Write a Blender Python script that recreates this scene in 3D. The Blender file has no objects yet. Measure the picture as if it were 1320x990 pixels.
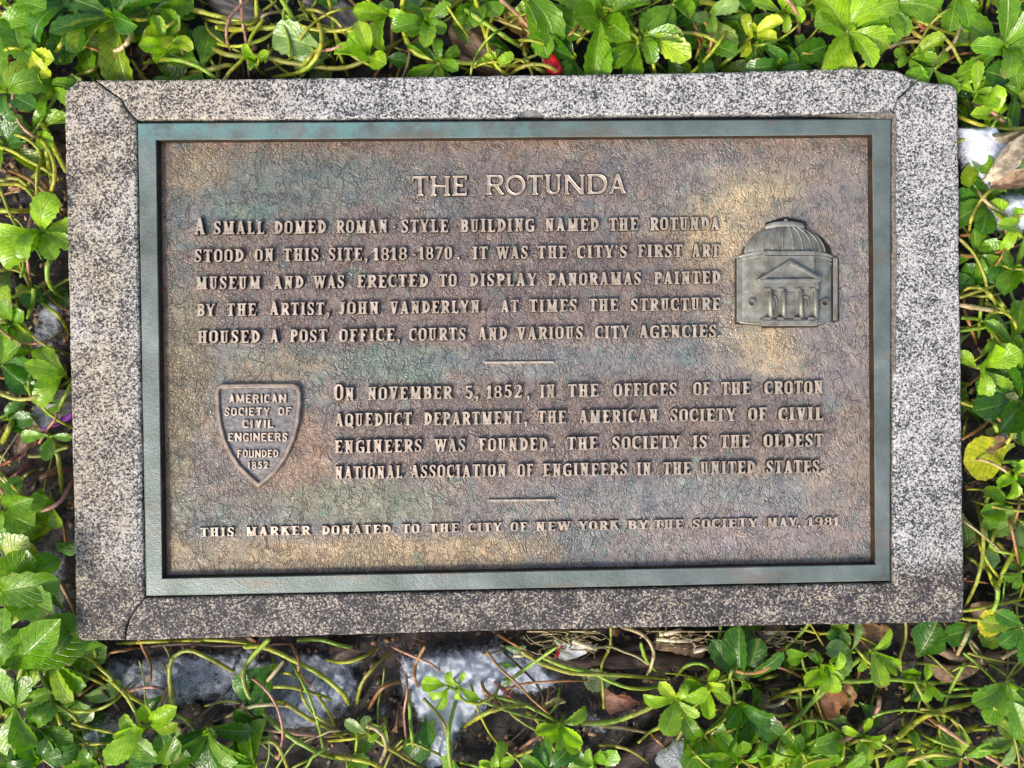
import bpy, bmesh, math, random
import numpy as np
from mathutils import Vector, Matrix
from mathutils.geometry import tessellate_polygon

random.seed(7)
rng = np.random.default_rng(7)
SC = bpy.context.scene
COL = SC.collection
R_ = math.radians

# ------------------------------------------------------------------ camera, sky, sun, exposure
Z_STONE, Z_FRAME, Z_PANEL = 0.060, 0.0615, 0.0535
CAM = Vector((-0.02715, -0.01384, Z_FRAME + 0.74862))
ROT = (-0.0193, -0.02451, -0.01201)
LENS = 26.0
FPX = LENS / 36.0 * 1320.0
cam_d = bpy.data.cameras.new("camera")
cam_d.lens = LENS
cam_d.sensor_width = 36
cam_d.clip_start = 0.02
cam_d.clip_end = 200
cam = bpy.data.objects.new("camera", cam_d)
COL.objects.link(cam)
cam.location = CAM
cam.rotation_euler = ROT
SC.camera = cam
from mathutils import Euler
RM = Euler(ROT, 'XYZ').to_matrix()

SUN_DIR = Vector((-0.50, -0.52, 0.62)).normalized()      # towards the sun: lower left of the plaque, fairly high
world = bpy.data.worlds.new("World")
SC.world = world
world.use_nodes = True
wn = world.node_tree
sky = wn.nodes.new('ShaderNodeTexSky')
sky.sky_type = 'NISHITA'
sky.sun_disc = False
sky.sun_elevation = math.asin(SUN_DIR.z)
sky.sun_rotation = math.atan2(SUN_DIR.x, SUN_DIR.y)
sky.air_density = 1.0
sky.dust_density = 4.0
wn.links.new(sky.outputs[0], wn.nodes['Background'].inputs[0])
wn.nodes['Background'].inputs[1].default_value = 0.12
sl = bpy.data.lights.new("sun", 'SUN')
sl.energy = 1.4
sl.angle = R_(10)
sl.color = (1.0, 0.97, 0.92)
sun = bpy.data.objects.new("sun", sl)
COL.objects.link(sun)
sun.rotation_euler = SUN_DIR.to_track_quat('Z', 'Y').to_euler()
sun.location = (-1, -1, 2)
SC.view_settings.view_transform = 'Standard'
SC.view_settings.look = 'None'
SC.view_settings.gamma = 1
SC.view_settings.exposure = 0.98


def P(px, py, z):
    """the point at height z that the photograph shows at pixel (px, py)"""
    d = RM @ Vector(((px - 660) / FPX, -(py - 495) / FPX, -1))
    t = (z - CAM.z) / d.z
    return CAM + d * t


def Parr(px, py, z):
    px = np.asarray(px, float); py = np.asarray(py, float); z = np.asarray(z, float)
    M = np.array(RM)
    dx = (px - 660) / FPX; dy = -(py - 495) / FPX
    d = np.stack([M[0, 0] * dx + M[0, 1] * dy - M[0, 2], M[1, 0] * dx + M[1, 1] * dy - M[1, 2],
                  M[2, 0] * dx + M[2, 1] * dy - M[2, 2]], -1)
    t = (z - CAM.z) / d[..., 2]
    return np.array(CAM) + d * t[..., None]


# ------------------------------------------------------------------ helpers
def tag(o, label=None, cat=None, group=None, kind=None):
    if label: o['label'] = label
    if cat: o['category'] = cat
    if group: o['group'] = group
    if kind: o['kind'] = kind
    return o


def mesh(name, V, F, mat=None, smooth=False, uv=None):
    me = bpy.data.meshes.new(name)
    me.from_pydata([tuple(v) for v in V], [], [tuple(f) for f in F])
    if smooth:
        me.polygons.foreach_set('use_smooth', [True] * len(me.polygons))
    if mat:
        for m in (mat if isinstance(mat, (list, tuple)) else [mat]):
            me.materials.append(m)
    if uv is not None:
        l = me.uv_layers.new(name='UVMap')
        idx = np.empty(len(me.loops), int); me.loops.foreach_get('vertex_index', idx)
        l.data.foreach_set('uv', np.asarray(uv, float)[idx].ravel())
    me.update()
    return me


def obj(name, me, parent=None, color=None):
    o = bpy.data.objects.new(name, me)
    COL.objects.link(o)
    if parent is not None:
        o.parent = parent
    if color: o.color = (*color, 1)
    return o


def empty(name, loc=(0, 0, 0)):
    o = bpy.data.objects.new(name, None)
    COL.objects.link(o)
    o.location = loc
    o.empty_display_size = 0.02
    return o


_tab = rng.random((256, 256))


def vnoise(x, y, s, seed=0):
    """smooth value noise, numpy"""
    x = np.asarray(x) * s + seed * 17.3 + 100; y = np.asarray(y) * s + seed * 9.1 + 100
    xi = np.floor(x).astype(int); yi = np.floor(y).astype(int)
    fx = x - xi; fy = y - yi
    fx = fx * fx * (3 - 2 * fx); fy = fy * fy * (3 - 2 * fy)
    g = lambda a, b: _tab[a & 255, b & 255]
    return (g(xi, yi) * (1 - fx) + g(xi + 1, yi) * fx) * (1 - fy) + (g(xi, yi + 1) * (1 - fx) + g(xi + 1, yi + 1) * fx) * fy


def fbm(x, y, s, seed=0, o=4):
    a, t, w = 0, 0, 1.0
    for k in range(o):
        a = a + w * vnoise(x, y, s * 2 ** k, seed + k); t += w; w *= .55
    return a / t


def smooth(a, b, x):
    t = np.clip((x - a) / (b - a), 0, 1)
    return t * t * (3 - 2 * t)


# ------------------------------------------------------------------ materials
class NT:
    def __init__(s, name):
        s.m = bpy.data.materials.new(name); s.m.use_nodes = True
        s.t = s.m.node_tree; s.b = s.t.nodes['Principled BSDF']; s.out = s.t.nodes['Material Output']

    def n(s, typ, **kw):
        nd = s.t.nodes.new(typ)
        for k, v in kw.items():
            if k.startswith('i_'):
                key = k[2:]
                key = int(key) if key.isdigit() else key.replace('_', ' ')
                s.set(nd.inputs[key], v)
            else: setattr(nd, k, v)
        return nd

    def set(s, inp, v):
        if isinstance(v, bpy.types.NodeSocket): s.t.links.new(v, inp)
        else: inp.default_value = v

    def math(s, op, a, b=0.0, clamp=False):
        nd = s.t.nodes.new('ShaderNodeMath'); nd.operation = op; nd.use_clamp = clamp
        s.set(nd.inputs[0], a); s.set(nd.inputs[1], b)
        return nd.outputs[0]

    def mix(s, f, a, b, typ='MIX'):
        nd = s.t.nodes.new('ShaderNodeMix'); nd.data_type = 'RGBA'; nd.blend_type = typ
        s.set(nd.inputs[0], f); s.set(nd.inputs[6], a if isinstance(a, bpy.types.NodeSocket) else (*a, 1))
        s.set(nd.inputs[7], b if isinstance(b, bpy.types.NodeSocket) else (*b, 1))
        return nd.outputs[2]

    def ramp(s, f, stops, interp='LINEAR'):
        nd = s.t.nodes.new('ShaderNodeValToRGB'); nd.color_ramp.interpolation = interp
        e = nd.color_ramp.elements
        while len(e) > 1: e.remove(e[-1])
        for i, (p, c) in enumerate(stops):
            el = e[0] if i == 0 else e.new(p)
            el.position = p
            el.color = (c, c, c, 1) if isinstance(c, (int, float)) else (*c, 1)
        s.t.links.new(f, nd.inputs[0])
        return nd.outputs[0]

    def mapr(s, v, a, b, c=0.0, d=1.0):
        nd = s.t.nodes.new('ShaderNodeMapRange'); nd.interpolation_type = 'SMOOTHSTEP'
        s.set(nd.inputs[0], v)
        for k, q in zip((1, 2, 3, 4), (a, b, c, d)): nd.inputs[k].default_value = q
        return nd.outputs[0]

    def coord(s): return s.n('ShaderNodeTexCoord').outputs['Object']

    def geo(s): return s.n('ShaderNodeNewGeometry').outputs['Position']

    def noise(s, vec, scale, detail=3, rough=.5, dist=0.0):
        return s.n('ShaderNodeTexNoise', i_Vector=vec, i_Scale=scale, i_Detail=detail, i_Roughness=rough, i_Distortion=dist).outputs[0]

    def bump(s, h, dist, strength=1.0, normal=None):
        nd = s.n('ShaderNodeBump', i_Height=h, i_Distance=dist, i_Strength=strength)
        if normal: s.t.links.new(normal, nd.inputs['Normal'])
        return nd.outputs[0]

    def base(s, color=None, rough=None, metal=None, normal=None, spec=None, coat=None):
        for k, v in (('Base Color', color), ('Roughness', rough), ('Metallic', metal), ('Normal', normal),
                     ('Specular IOR Level', spec), ('Coat Weight', coat)):
            if v is None: continue
            if isinstance(v, tuple) and len(v) == 3: v = (*v, 1)
            s.set(s.b.inputs[k], v)


def m_granite():
    m = NT('speckled_granite')
    c = m.geo()
    warp = m.n('ShaderNodeTexNoise', i_Vector=c, i_Scale=260.0, i_Detail=2.0).outputs[1]
    cw = m.n('ShaderNodeVectorMath', operation='MULTIPLY_ADD'); m.t.links.new(warp, cw.inputs[0])
    cw.inputs[1].default_value = (.004, .004, .004); m.t.links.new(c, cw.inputs[2])
    cw = cw.outputs[0]
    vo = m.n('ShaderNodeTexVoronoi', i_Vector=cw, i_Scale=640.0)
    sep = m.n('ShaderNodeSeparateColor'); m.t.links.new(vo.outputs['Color'], sep.inputs[0])
    n1 = m.noise(c, 430, 3, .65)
    n2 = m.noise(c, 45, 3, .5)
    v = m.math('ADD', m.math('MULTIPLY', sep.outputs[0], .50), m.math('MULTIPLY', n1, .80))
    v = m.math('ADD', v, m.math('MULTIPLY', m.math('SUBTRACT', n2, .5), .45))
    clean = m.ramp(v, [(.43, (.035, .036, .040)), (.53, (.10, .102, .115)), (.61, (.22, .225, .235)), (.71, (.39, .387, .378)), (.86, (.57, .56, .535))])
    px = m.n('ShaderNodeSeparateXYZ'); m.t.links.new(c, px.inputs[0])
    x, y = px.outputs[0], px.outputs[1]
    big = m.noise(c, 14, 4, .6)
    fine = m.noise(c, 90, 3, .6)
    # brown weathering, strongest on the left side
    lm = m.math('MULTIPLY', m.mapr(x, -.36, -.42), .9)
    lm2 = m.math('MULTIPLY', m.mapr(y, .05, .26), m.mapr(x, -.15, -.33))
    brown_f = m.math('MULTIPLY', m.math('MAXIMUM', lm, m.math('MULTIPLY', lm2, .8)), m.mapr(big, .25, .55, .35, 1.0), True)
    clean = m.mix(1.0, clean, (1.03, 1.0, .955), 'MULTIPLY')
    stone = m.mix(m.math('MULTIPLY', brown_f, .85, True), clean, m.mix(1.0, clean, (.96, .82, .62), 'MULTIPLY'))
    # dark biofilm: bottom strip, patches elsewhere
    bm = m.mapr(m.math('ADD', y, m.math('MULTIPLY', m.math('SUBTRACT', big, .5), .05)), -.195, -.240)
    lp = m.math('MULTIPLY', m.mapr(x, -.34, -.44), m.math('ADD', m.math('MULTIPLY', m.mapr(y, 0, -.22), .5), m.mapr(big, .48, .68)), True)
    rp = m.math('MULTIPLY', m.mapr(x, .38, .46), m.math('MULTIPLY', m.mapr(y, .0, -.3), m.mapr(big, .42, .62)))
    grime = m.math('MAXIMUM', m.math('MULTIPLY', bm, .97), m.math('MAXIMUM', m.math('MULTIPLY', lp, .5), m.math('MULTIPLY', rp, .45)))
    gcol = m.ramp(v, [(.54, (.032, .030, .033)), (.68, (.065, .056, .053)), (.77, (.17, .14, .105)), (.92, (.48, .40, .30))])
    keep = m.mapr(fine, .35, .7, 1.0, .86)
    stone = m.mix(m.math('MULTIPLY', grime, keep), stone, gcol)
    sides = m.n('ShaderNodeNewGeometry').outputs['Normal']
    h = m.math('ADD', m.math('MULTIPLY', n1, .5), m.math('MULTIPLY', m.noise(c, 700, 2), .5))
    m.base(stone, .72, 0.0, m.bump(h, .0016, .8), .35)
    return m.m


def m_bronze(name, kind):
    m = NT(name)
    c = m.geo()
    if kind == 'panel':
        a = m.n('ShaderNodeVertexColor', layer_name='patina').outputs[0]
        n = m.noise(c, 60, 5, .65)
        # hide-like wrinkles: warped ridges of two sizes, plus small cells
        w = m.n('ShaderNodeTexNoise', i_Vector=c, i_Scale=26.0, i_Detail=2.0).outputs[1]
        cw = m.n('ShaderNodeVectorMath', operation='MULTIPLY_ADD'); m.t.links.new(w, cw.inputs[0])
        cw.inputs[1].default_value = (.022, .022, .022); m.t.links.new(c, cw.inputs[2]); cw = cw.outputs[0]
        mp = m.n('ShaderNodeMapping', i_Vector=cw); mp.inputs['Scale'].default_value = (1.0, .48, 1); mp.inputs['Rotation'].default_value = (0, 0, .5)
        v1 = m.n('ShaderNodeTexVoronoi', i_Vector=mp.outputs[0], i_Scale=265.0, feature='DISTANCE_TO_EDGE').outputs[0]
        v2 = m.n('ShaderNodeTexVoronoi', i_Vector=cw, i_Scale=520.0, feature='DISTANCE_TO_EDGE').outputs[0]
        v1 = m.mapr(v1, 0.0, .11); v2 = m.mapr(v2, 0.0, .2)
        r1 = m.mapr(m.math('ABSOLUTE', m.math('SUBTRACT', m.noise(mp.outputs[0], 135, 3, .55, .2), .5)), 0.0, .05)
        area = m.mapr(m.noise(c, 16, 2), .38, .62, .15, 1.0)
        h = m.math('ADD', m.math('MULTIPLY', m.math('MULTIPLY', v1, area), .55), m.math('MULTIPLY', v2, .22))
        h = m.math('ADD', h, m.math('MULTIPLY', m.math('MULTIPLY', r1, m.mapr(m.noise(c, 40, 2), .38, .55)), .6))
        h = m.math('ADD', h, m.math('MULTIPLY', m.noise(c, 260, 4, .6), .55))
        crev = m.mapr(m.math('MULTIPLY', m.math('ADD', m.math('MULTIPLY', v1, area), .3), r1), .0, .42)      # colour is darkened in the wrinkles, kept on the crests
        fl = m.n('ShaderNodeTexNoise', i_Vector=c, i_Scale=420.0, i_Detail=3.0).outputs[1]
        col = m.mix(m.mapr(n, .3, .75), m.mix(1.0, a, (.80, .82, .86), 'MULTIPLY'), m.mix(1.0, a, (1.22, 1.15, 1.06), 'MULTIPLY'))
        col = m.mix(.18, col, fl, 'OVERLAY')
        col = m.mix(m.math('MULTIPLY', crev, .8), m.mix(1.0, col, (.56, .50, .47), 'MULTIPLY'), col)
        col = m.mix(1.0, col, (.90, .92, .90), 'MULTIPLY')
        m.base(col, m.mapr(n, .2, .8, .38, .50), .36, m.bump(m.noise(c, 45, 3, .5), .004, .5, m.bump(h, .0009, 1.0)), .5)
    elif kind == 'frame':
        n = m.noise(c, 22, 5, .6)
        n2 = m.noise(c, 260, 3, .6)
        sx = m.n('ShaderNodeMapping', i_Vector=c); sx.inputs['Scale'].default_value = (1, 1, 1)
        px = m.n('ShaderNodeSeparateXYZ'); m.t.links.new(c, px.inputs[0])
        top_l = m.math('MULTIPLY', m.mapr(px.outputs[1], .195, .235), m.mapr(px.outputs[0], .25, -.2, .15, 1.0))
        col = m.ramp(n, [(.28, (.10, .112, .092)), (.45, (.145, .178, .158)), (.58, (.19, .22, .20)), (.72, (.26, .29, .26))])
        col = m.mix(m.math('MULTIPLY', top_l, m.mapr(m.noise(c, 40, 5, .7), .40, .62), True), col, (.17, .31, .28))
        col = m.mix(m.mapr(n2, .58, .8, 0, .45), col, (.34, .36, .32))
        sx.inputs['Scale'].default_value = (.35, 1.3, 1)
        col = m.mix(m.mapr(m.noise(sx.outputs[0], 30, 5, .7), .52, .66, 0, .6), col, (.20, .15, .11))
        m.base(col, .46, .35, m.bump(m.math('ADD', n2, m.noise(c, 700, 2)), .0004, .8), .5)
    elif kind == 'letter':
        n = m.noise(c, 120, 4, .6)
        col = m.ramp(n, [(.3, (.38, .29, .21)), (.5, (.57, .455, .345)), (.72, (.80, .68, .54))])
        g = m.mapr(m.noise(c, 38, 3, .6), .60, .70)
        col = m.mix(m.math('MULTIPLY', g, .45), col, (.25, .36, .33))
        m.base(col, .36, .45, m.bump(m.noise(c, 900, 2), .0003, .6), .5)
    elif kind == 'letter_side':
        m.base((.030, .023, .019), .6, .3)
    elif kind == 'relief':
        n = m.noise(c, 90, 4, .6)
        col = m.ramp(n, [(.3, (.15, .135, .10)), (.5, (.235, .225, .185)), (.7, (.33, .33, .285))])
        m.base(col, .45, .3, m.bump(m.noise(c, 600, 3), .0005, .8), .5)
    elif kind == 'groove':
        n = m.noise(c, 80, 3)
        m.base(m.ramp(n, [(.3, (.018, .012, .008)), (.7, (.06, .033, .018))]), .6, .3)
    return m.m


def m_leaf(name='waxy_leaf', attr=None):
    m = NT(name)
    if attr:
        col = m.n('ShaderNodeVertexColor', layer_name=attr).outputs[0]
    else:
        col = m.n('ShaderNodeObjectInfo').outputs['Color']
    uv = m.n('ShaderNodeUVMap', uv_map='UVMap').outputs[0]
    s = m.n('ShaderNodeSeparateXYZ'); m.t.links.new(uv, s.inputs[0])
    u, v = s.outputs[0], s.outputs[1]
    au = m.math('ABSOLUTE', m.math('SUBTRACT', u, .5))
    mid = m.mapr(au, .015, .06, 1.0, 0.0)
    g = m.geo()
    blot = m.noise(g, 95, 4, .6)
    # side veins sweep forward from the midrib
    ph = m.math('SUBTRACT', m.math('MULTIPLY', v, 8.0), m.math('MULTIPLY', au, 6.5))
    sv = m.math('ABSOLUTE', m.math('SUBTRACT', m.math('FRACT', ph), .5))
    sv = m.mapr(sv, 0.0, .10, 1.0, 0.0)
    c = m.mix(m.mapr(blot, .35, .7), m.mix(1.0, col, (.72, .78, .7), 'MULTIPLY'), m.mix(1.0, col, (1.25, 1.15, 1.15), 'MULTIPLY'))
    pale = m.mix(.5, col, (.45, .55, .18))
    c = m.mix(m.math('MULTIPLY', sv, .22), c, pale)
    c = m.mix(m.math('MULTIPLY', mid, .55), c, pale)
    c = m.mix(m.mapr(v, .0, .22, .8, .0), c, pale)
    edge = m.math('MULTIPLY', m.mapr(m.math('MAXIMUM', m.math('MULTIPLY', au, 2.0), v), .80, 1.0), m.mapr(m.noise(g, 38, 3, .6), .58, .66))
    c = m.mix(m.math('MULTIPLY', edge, .8), c, (.30, .20, .06))
    spk = m.mapr(m.noise(g, 480, 2), .67, .73)
    c = m.mix(m.math('MULTIPLY', spk, .5), c, (.05, .04, .015))
    h = m.math('ADD', m.math('MULTIPLY', m.math('MAXIMUM', sv, mid), -.5), m.math('MULTIPLY', m.noise(g, 230, 3), .9))
    nrm = m.bump(h, .0011, .9)
    drops = m.mapr(m.noise(g, 420, 1), .66, .70)
    nrm = m.bump(drops, .0008, .7, nrm)
    m.base(c, m.mapr(blot, .3, .7, .17, .36), 0.0, nrm, .6)
    tr = m.n('ShaderNodeBsdfTranslucent', i_Color=m.mix(1.0, c, (1.5, 1.7, .5), 'MULTIPLY'))
    ms = m.n('ShaderNodeMixShader'); ms.inputs[0].default_value = .25
    m.t.links.new(m.b.outputs[0], ms.inputs[1]); m.t.links.new(tr.outputs[0], ms.inputs[2])
    m.t.links.new(ms.outputs[0], m.out.inputs[0])
    return m.m


def m_stem(attr=None):
    m = NT('stem_skin' + ('_mass' if attr else ''))
    col = m.n('ShaderNodeVertexColor', layer_name=attr).outputs[0] if attr else m.n('ShaderNodeObjectInfo').outputs['Color']
    g = m.geo()
    n = m.noise(g, 60, 3, .6)
    c = m.mix(m.mapr(n, .35, .65), m.mix(1.0, col, (.66, .80, .6), 'MULTIPLY'), m.mix(1.0, col, (1.15, 1.08, 1.1), 'MULTIPLY'))
    c = m.mix(m.math('MULTIPLY', m.mapr(m.noise(g, 300, 4, .7), .56, .64), .85), c, (.12, .06, .018))
    nr = m.n('ShaderNodeVertexColor', layer_name='node_ring').outputs[0]
    if not attr: c = m.mix(m.math('MULTIPLY', nr, .6), c, (.22, .13, .03))
    c = m.mix(m.mapr(m.noise(g, 14, 2), .55, .68, 0, .35), c, (.42, .24, .07))
    m.base(c, .34, 0.0, m.bump(m.noise(g, 380, 4, .65), .0008, .8), .5)
    m.set(m.b.inputs['Subsurface Weight'], 0.0)
    return m.m


def m_bark(name='wet_bark', a=(.02, .011, .008), b=(.13, .075, .05), sc=60):
    m = NT(name)
    c = m.coord()
    mp = m.n('ShaderNodeMapping', i_Vector=c); mp.inputs['Scale'].default_value = (.22, 1, 1)
    n = m.noise(mp.outputs[0], sc * 2.4, 5, .7, .6)
    n2 = m.noise(c, sc, 4, .6)
    v = m.math('ADD', m.math('MULTIPLY', n, .7), m.math('MULTIPLY', n2, .3))
    m.base(m.ramp(v, [(.36, a), (.55, tuple(.5 * (p + q) for p, q in zip(a, b))), (.70, b)]), .5, 0.0, m.bump(v, .004, 1.0), .5)
    return m.m


def m_soil():
    m = NT('wet_soil')
    g = m.geo()
    n = m.noise(g, 120, 6, .7)
    n2 = m.noise(g, 22, 4, .6)
    v = m.math('ADD', m.math('MULTIPLY', n, .65), m.math('MULTIPLY', n2, .35))
    c = m.ramp(v, [(.36, (.006, .005, .005)), (.50, (.017, .012, .010)), (.60, (.06, .036, .023)), (.72, (.17, .105, .065))])
    ice = m.mapr(m.noise(g, 55, 5, .75), .56, .66)
    c = m.mix(m.math('MULTIPLY', ice, .35), c, (.10, .11, .14))
    m.base(c, m.mapr(n2, .35, .6, .30, .65), 0.0, m.bump(v, .006, 1.0), .5)
    return m.m


def m_snow(name, lo, hi, dirt):
    m = NT(name)
    g = m.geo()
    n = m.noise(g, 900, 2, .7)
    n2 = m.noise(g, 70, 6, .72)
    c = m.mix(m.mapr(n, .35, .65), lo, hi)
    c = m.mix(m.mapr(n2, dirt, dirt + .11), c, (.035, .033, .038))
    m.base(c, .45, 0.0, m.bump(m.math('ADD', n, m.math('MULTIPLY', n2, .5)), .0012, 1.0), .6)
    th = m.n('ShaderNodeVertexColor', layer_name='depth').outputs[0]
    a = m.mapr(m.math('ADD', th, m.math('MULTIPLY', m.math('SUBTRACT', m.noise(g, 200, 6, .8), .5), 1.5)), .10, .85)
    m.set(m.b.inputs['Alpha'], a)
    return m.m


def m_plain(name, col, rough=.5, metal=0, var=.35, sc=150, bump=.0006):
    m = NT(name)
    g = m.geo()
    n = m.noise(g, sc, 4, .6)
    c = m.mix(m.mapr(n, .3, .7), tuple(q * (1 - var) for q in col), tuple(min(1, q * (1 + var)) for q in col))
    m.base(c, rough, metal, m.bump(n, bump, .8), .5)
    return m.m


M_GRAN = m_granite()
M_PANEL = m_bronze('patinated_bronze_hide', 'panel')
M_FRAME = m_bronze('green_bronze_bar', 'frame')
M_LET = m_bronze('rubbed_bronze', 'letter')
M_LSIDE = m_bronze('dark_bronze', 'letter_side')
M_REL = m_bronze('grey_green_bronze', 'relief')
M_GROOVE = m_bronze('brown_bronze', 'groove')
M_LEAF = m_leaf()
M_LEAFM = m_leaf('leaf_mass', 'tint')
M_STEM = m_stem()
M_STEMM = m_stem('tint')
M_BARK = m_bark()
M_WOOD = m_bark('split_wood', (.05, .028, .016), (.30, .19, .11), 45)
M_SOIL = m_soil()
M_MORTAR = m_plain('sandy_mortar', (.17, .15, .115), .85, 0, .5, 300, .001)
M_GROUT = m_plain('dark_joint', (.030, .028, .028), .9, 0, .5, 300, .001)
M_FRACT = m_plain('fresh_break', (.20, .19, .18), .85, 0, .5, 200, .003)

# ------------------------------------------------------------------ ground
def gh(x, y):
    """height of the soil"""
    x = np.asarray(x, float); y = np.asarray(y, float)
    h = (fbm(x, y, 9, 1) - .5) * .022 + (fbm(x, y, 45, 2, 4) - .5) * .012
    far = smooth(2, 12, np.hypot(x, y))
    return h * (1 - far) - .002


def axis(lim, step):
    a = list(np.arange(-lim, lim + 1e-9, step)); s = step; p = lim
    while p < 45:
        s *= 1.28; p += s; a.append(p); a.insert(0, -p)
    return np.array(a)


ax, ay = axis(.62, .005), axis(.52, .005)
GX, GY = np.meshgrid(ax, ay)
V = np.stack([GX, GY, gh(GX, GY)], -1).reshape(-1, 3)
nx, ny = len(ax), len(ay)
i = np.arange(nx * ny).reshape(ny, nx)
F = np.stack([i[:-1, :-1], i[:-1, 1:], i[1:, 1:], i[1:, :-1]], -1).reshape(-1, 4)
g = obj('ground', mesh('ground', V.tolist(), F.tolist(), M_SOIL, True))
tag(g, 'dark wet soil under the ground cover', None, None, 'structure')

# ------------------------------------------------------------------ granite surround: three slabs parted by corner cracks
def jag(a, b, step=14, amp=1.0):
    """points from pixel a to pixel b (a kept, b left out) with a slightly uneven line"""
    n = max(1, int(math.dist(a, b) / step)); out = []
    nxn = (-(b[1] - a[1]), b[0] - a[0]); L = math.hypot(*nxn) or 1
    for k in range(n):
        t = k / n; q = random.uniform(-amp, amp) if k else 0
        out.append((a[0] + (b[0] - a[0]) * t + nxn[0] / L * q, a[1] + (b[1] - a[1]) * t + nxn[1] / L * q))
    return out


def chain(pts, step=14, amp=1.0):
    out = []
    for a, b in zip(pts, pts[1:]): out += jag(a, b, step, amp)
    return out + [pts[-1]]


crack_tl = [(122, 103), (139, 116), (155, 127), (161, 138), (168, 147), (175, 154)]
crack_tr = [(1184, 103), (1172, 114), (1160, 125), (1155, 137), (1151, 146)]
crack_bl = [(186, 771), (180, 779), (173, 787), (166, 799), (162, 812), (161, 826)]
in_top = chain([(175, 154), (420, 153), (655, 151), (664, 150), (678, 142), (692, 142), (704, 150), (905, 147), (1151, 146)], 30, .5)
out_top = chain([(122, 103), (300, 101.5), (560, 98), (780, 95), (962, 92), (967, 90.5), (985, 91), (1080, 87.5), (1130, 88), (1158, 91), (1170, 98), (1184, 103)], 16, .5)
in_left = chain([(175, 154), (177, 300), (181, 520), (186, 771)], 30, .5)
out_left = chain([(122, 103), (98, 103.5), (93, 110), (86, 114), (83, 122), (83, 160), (86, 300), (91, 500), (95, 680), (97, 812), (101, 824), (110, 827), (161, 826)], 16, .6)
in_br = chain([(1151, 146), (1153, 300), (1152, 560), (1151, 752), (900, 757), (600, 763), (300, 769), (186, 771)], 30, .5)
out_br = chain([(1184, 103), (1205, 107), (1225, 108), (1233, 113), (1235, 122), (1236, 200), (1238, 400), (1241, 600), (1243, 770), (1243, 792), (1239, 802), (1226, 803), (980, 807), (700, 812), (430, 819), (161, 826)], 16, .6)


def offs(pts, dx, dy): return [(x + dx, y + dy) for x, y in pts]


polys = [
    ('top', offs(crack_tl, .7, -.6) + in_top[1:-1] + offs(crack_tr[::-1], -.6, -.5) + out_top[1:-1][::-1]),
    ('left', offs(crack_tl, -.7, .6)[::-1] + out_left[1:-1] + offs(crack_bl[::-1], -.7, 0) + in_left[1:-1][::-1]),
    ('bottom', offs(crack_tr, .6, .5) + in_br[1:-1] + offs(crack_bl, .7, 0) + out_br[1:-1][::-1]),
]


def slab_mesh(name, poly, z, depth, mats, bev=.0022):
    """a slab whose upper outline is poly (pixels at height z); rounded arris"""
    pts = [P(x, y, z) for x, y in poly]
    A = sum(a.x * b.y - b.x * a.y for a, b in zip(pts, pts[1:] + pts[:1]))
    if A < 0: pts = pts[::-1]
    n = len(pts)
    nr = []
    for k in range(n):
        e1 = (pts[k] - pts[k - 1]).xy.normalized(); e2 = (pts[(k + 1) % n] - pts[k]).xy.normalized()
        q = Vector((-(e1.y + e2.y), e1.x + e2.x)); nr.append(q.normalized() if q.length > 1e-6 else Vector((-e1.y, e1.x)))
    rings = [(0, -depth), (0, -bev), (bev * .3, -bev * .35), (bev, 0)]
    V = []
    for ins, dz in rings:
        for k in range(n):
            V.append((pts[k].x + nr[k].x * ins, pts[k].y + nr[k].y * ins, z + dz))
    F = []
    for r in range(3):
        for k in range(n):
            F.append((r * n + k, r * n + (k + 1) % n, (r + 1) * n + (k + 1) % n, (r + 1) * n + k))
    top = [Vector(V[3 * n + k]) for k in range(n)]
    for t in tessellate_polygon([top]):
        t = tuple(3 * n + q for q in t)
        a, b, c = (Vector(V[q]) for q in t)
        if (b - a).cross(c - a).z < 0: t = t[::-1]
        F.append(t)
    return mesh(name, V, F, mats)


stone = empty('stone_surround', (0, 0, 0))
tag(stone, 'speckled grey granite surround with cracked corners framing the bronze plaque', 'stone block')
for nm, poly in polys:
    o = obj('granite_slab', slab_mesh('granite_slab', poly, Z_STONE, .075, M_GRAN), stone)
    o['label'] = {'top': 'clean pale grey upper slab with a chipped inner edge', 'left': 'brown stained left slab',
                  'bottom': 'right and lower slab, dark with grime along the bottom'}[nm]
# mortar bed below the plaque, seen as the joint; beige at the right, dark elsewhere
def ring_rect(z, o, i_, name, mat, parent, zo=0):
    V = [tuple(P(x, y, z)) for x, y in o] + [tuple(P(x, y, z + zo)) for x, y in i_]
    F = [(k, (k + 1) % 4, 4 + (k + 1) % 4, 4 + k) for k in range(4)]
    return obj(name, mesh(name, V, [f[::-1] for f in F], mat), parent)


def px_poly_slab(name, pts, z1, thick, mat, parent, bev=.0008):
    return obj(name, slab_mesh(name, pts, z1, thick, mat, bev), parent)


bed = px_poly_slab('mortar_bed', [(170, 149), (1157, 141), (1156, 757), (181, 776)], .050, .06, M_GROUT, stone)
px_poly_slab('mortar_joint', chain([(1060, 147.2), (1105, 145), (1147, 143), (1156, 148), (1156, 300), (1155.6, 480), (1150, 482), (1150.5, 300), (1150.3, 152.5), (1100, 151.3)], 9, .7), .0606, .009, M_MORTAR, stone, .0006)
px_poly_slab('mortar_joint', chain([(670, 149.6), (678, 143), (692, 142.5), (702, 149.4)], 6, .5), .0575, .006, M_FRACT, stone, .0006)
# hairline chips and a crack in the left slab
# ------------------------------------------------------------------ bronze plaque
plaque = empty('bronze_plaque', (0, 0, 0))
tag(plaque, 'bronze plaque headed THE ROTUNDA with raised lettering and green frame', 'plaque')
FO = [(178, 159), (1148.5, 153.5), (1147, 748.5), (188.5, 768)]
FI = [(202, 181), (1124, 174), (1128, 727), (210, 745)]


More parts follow.
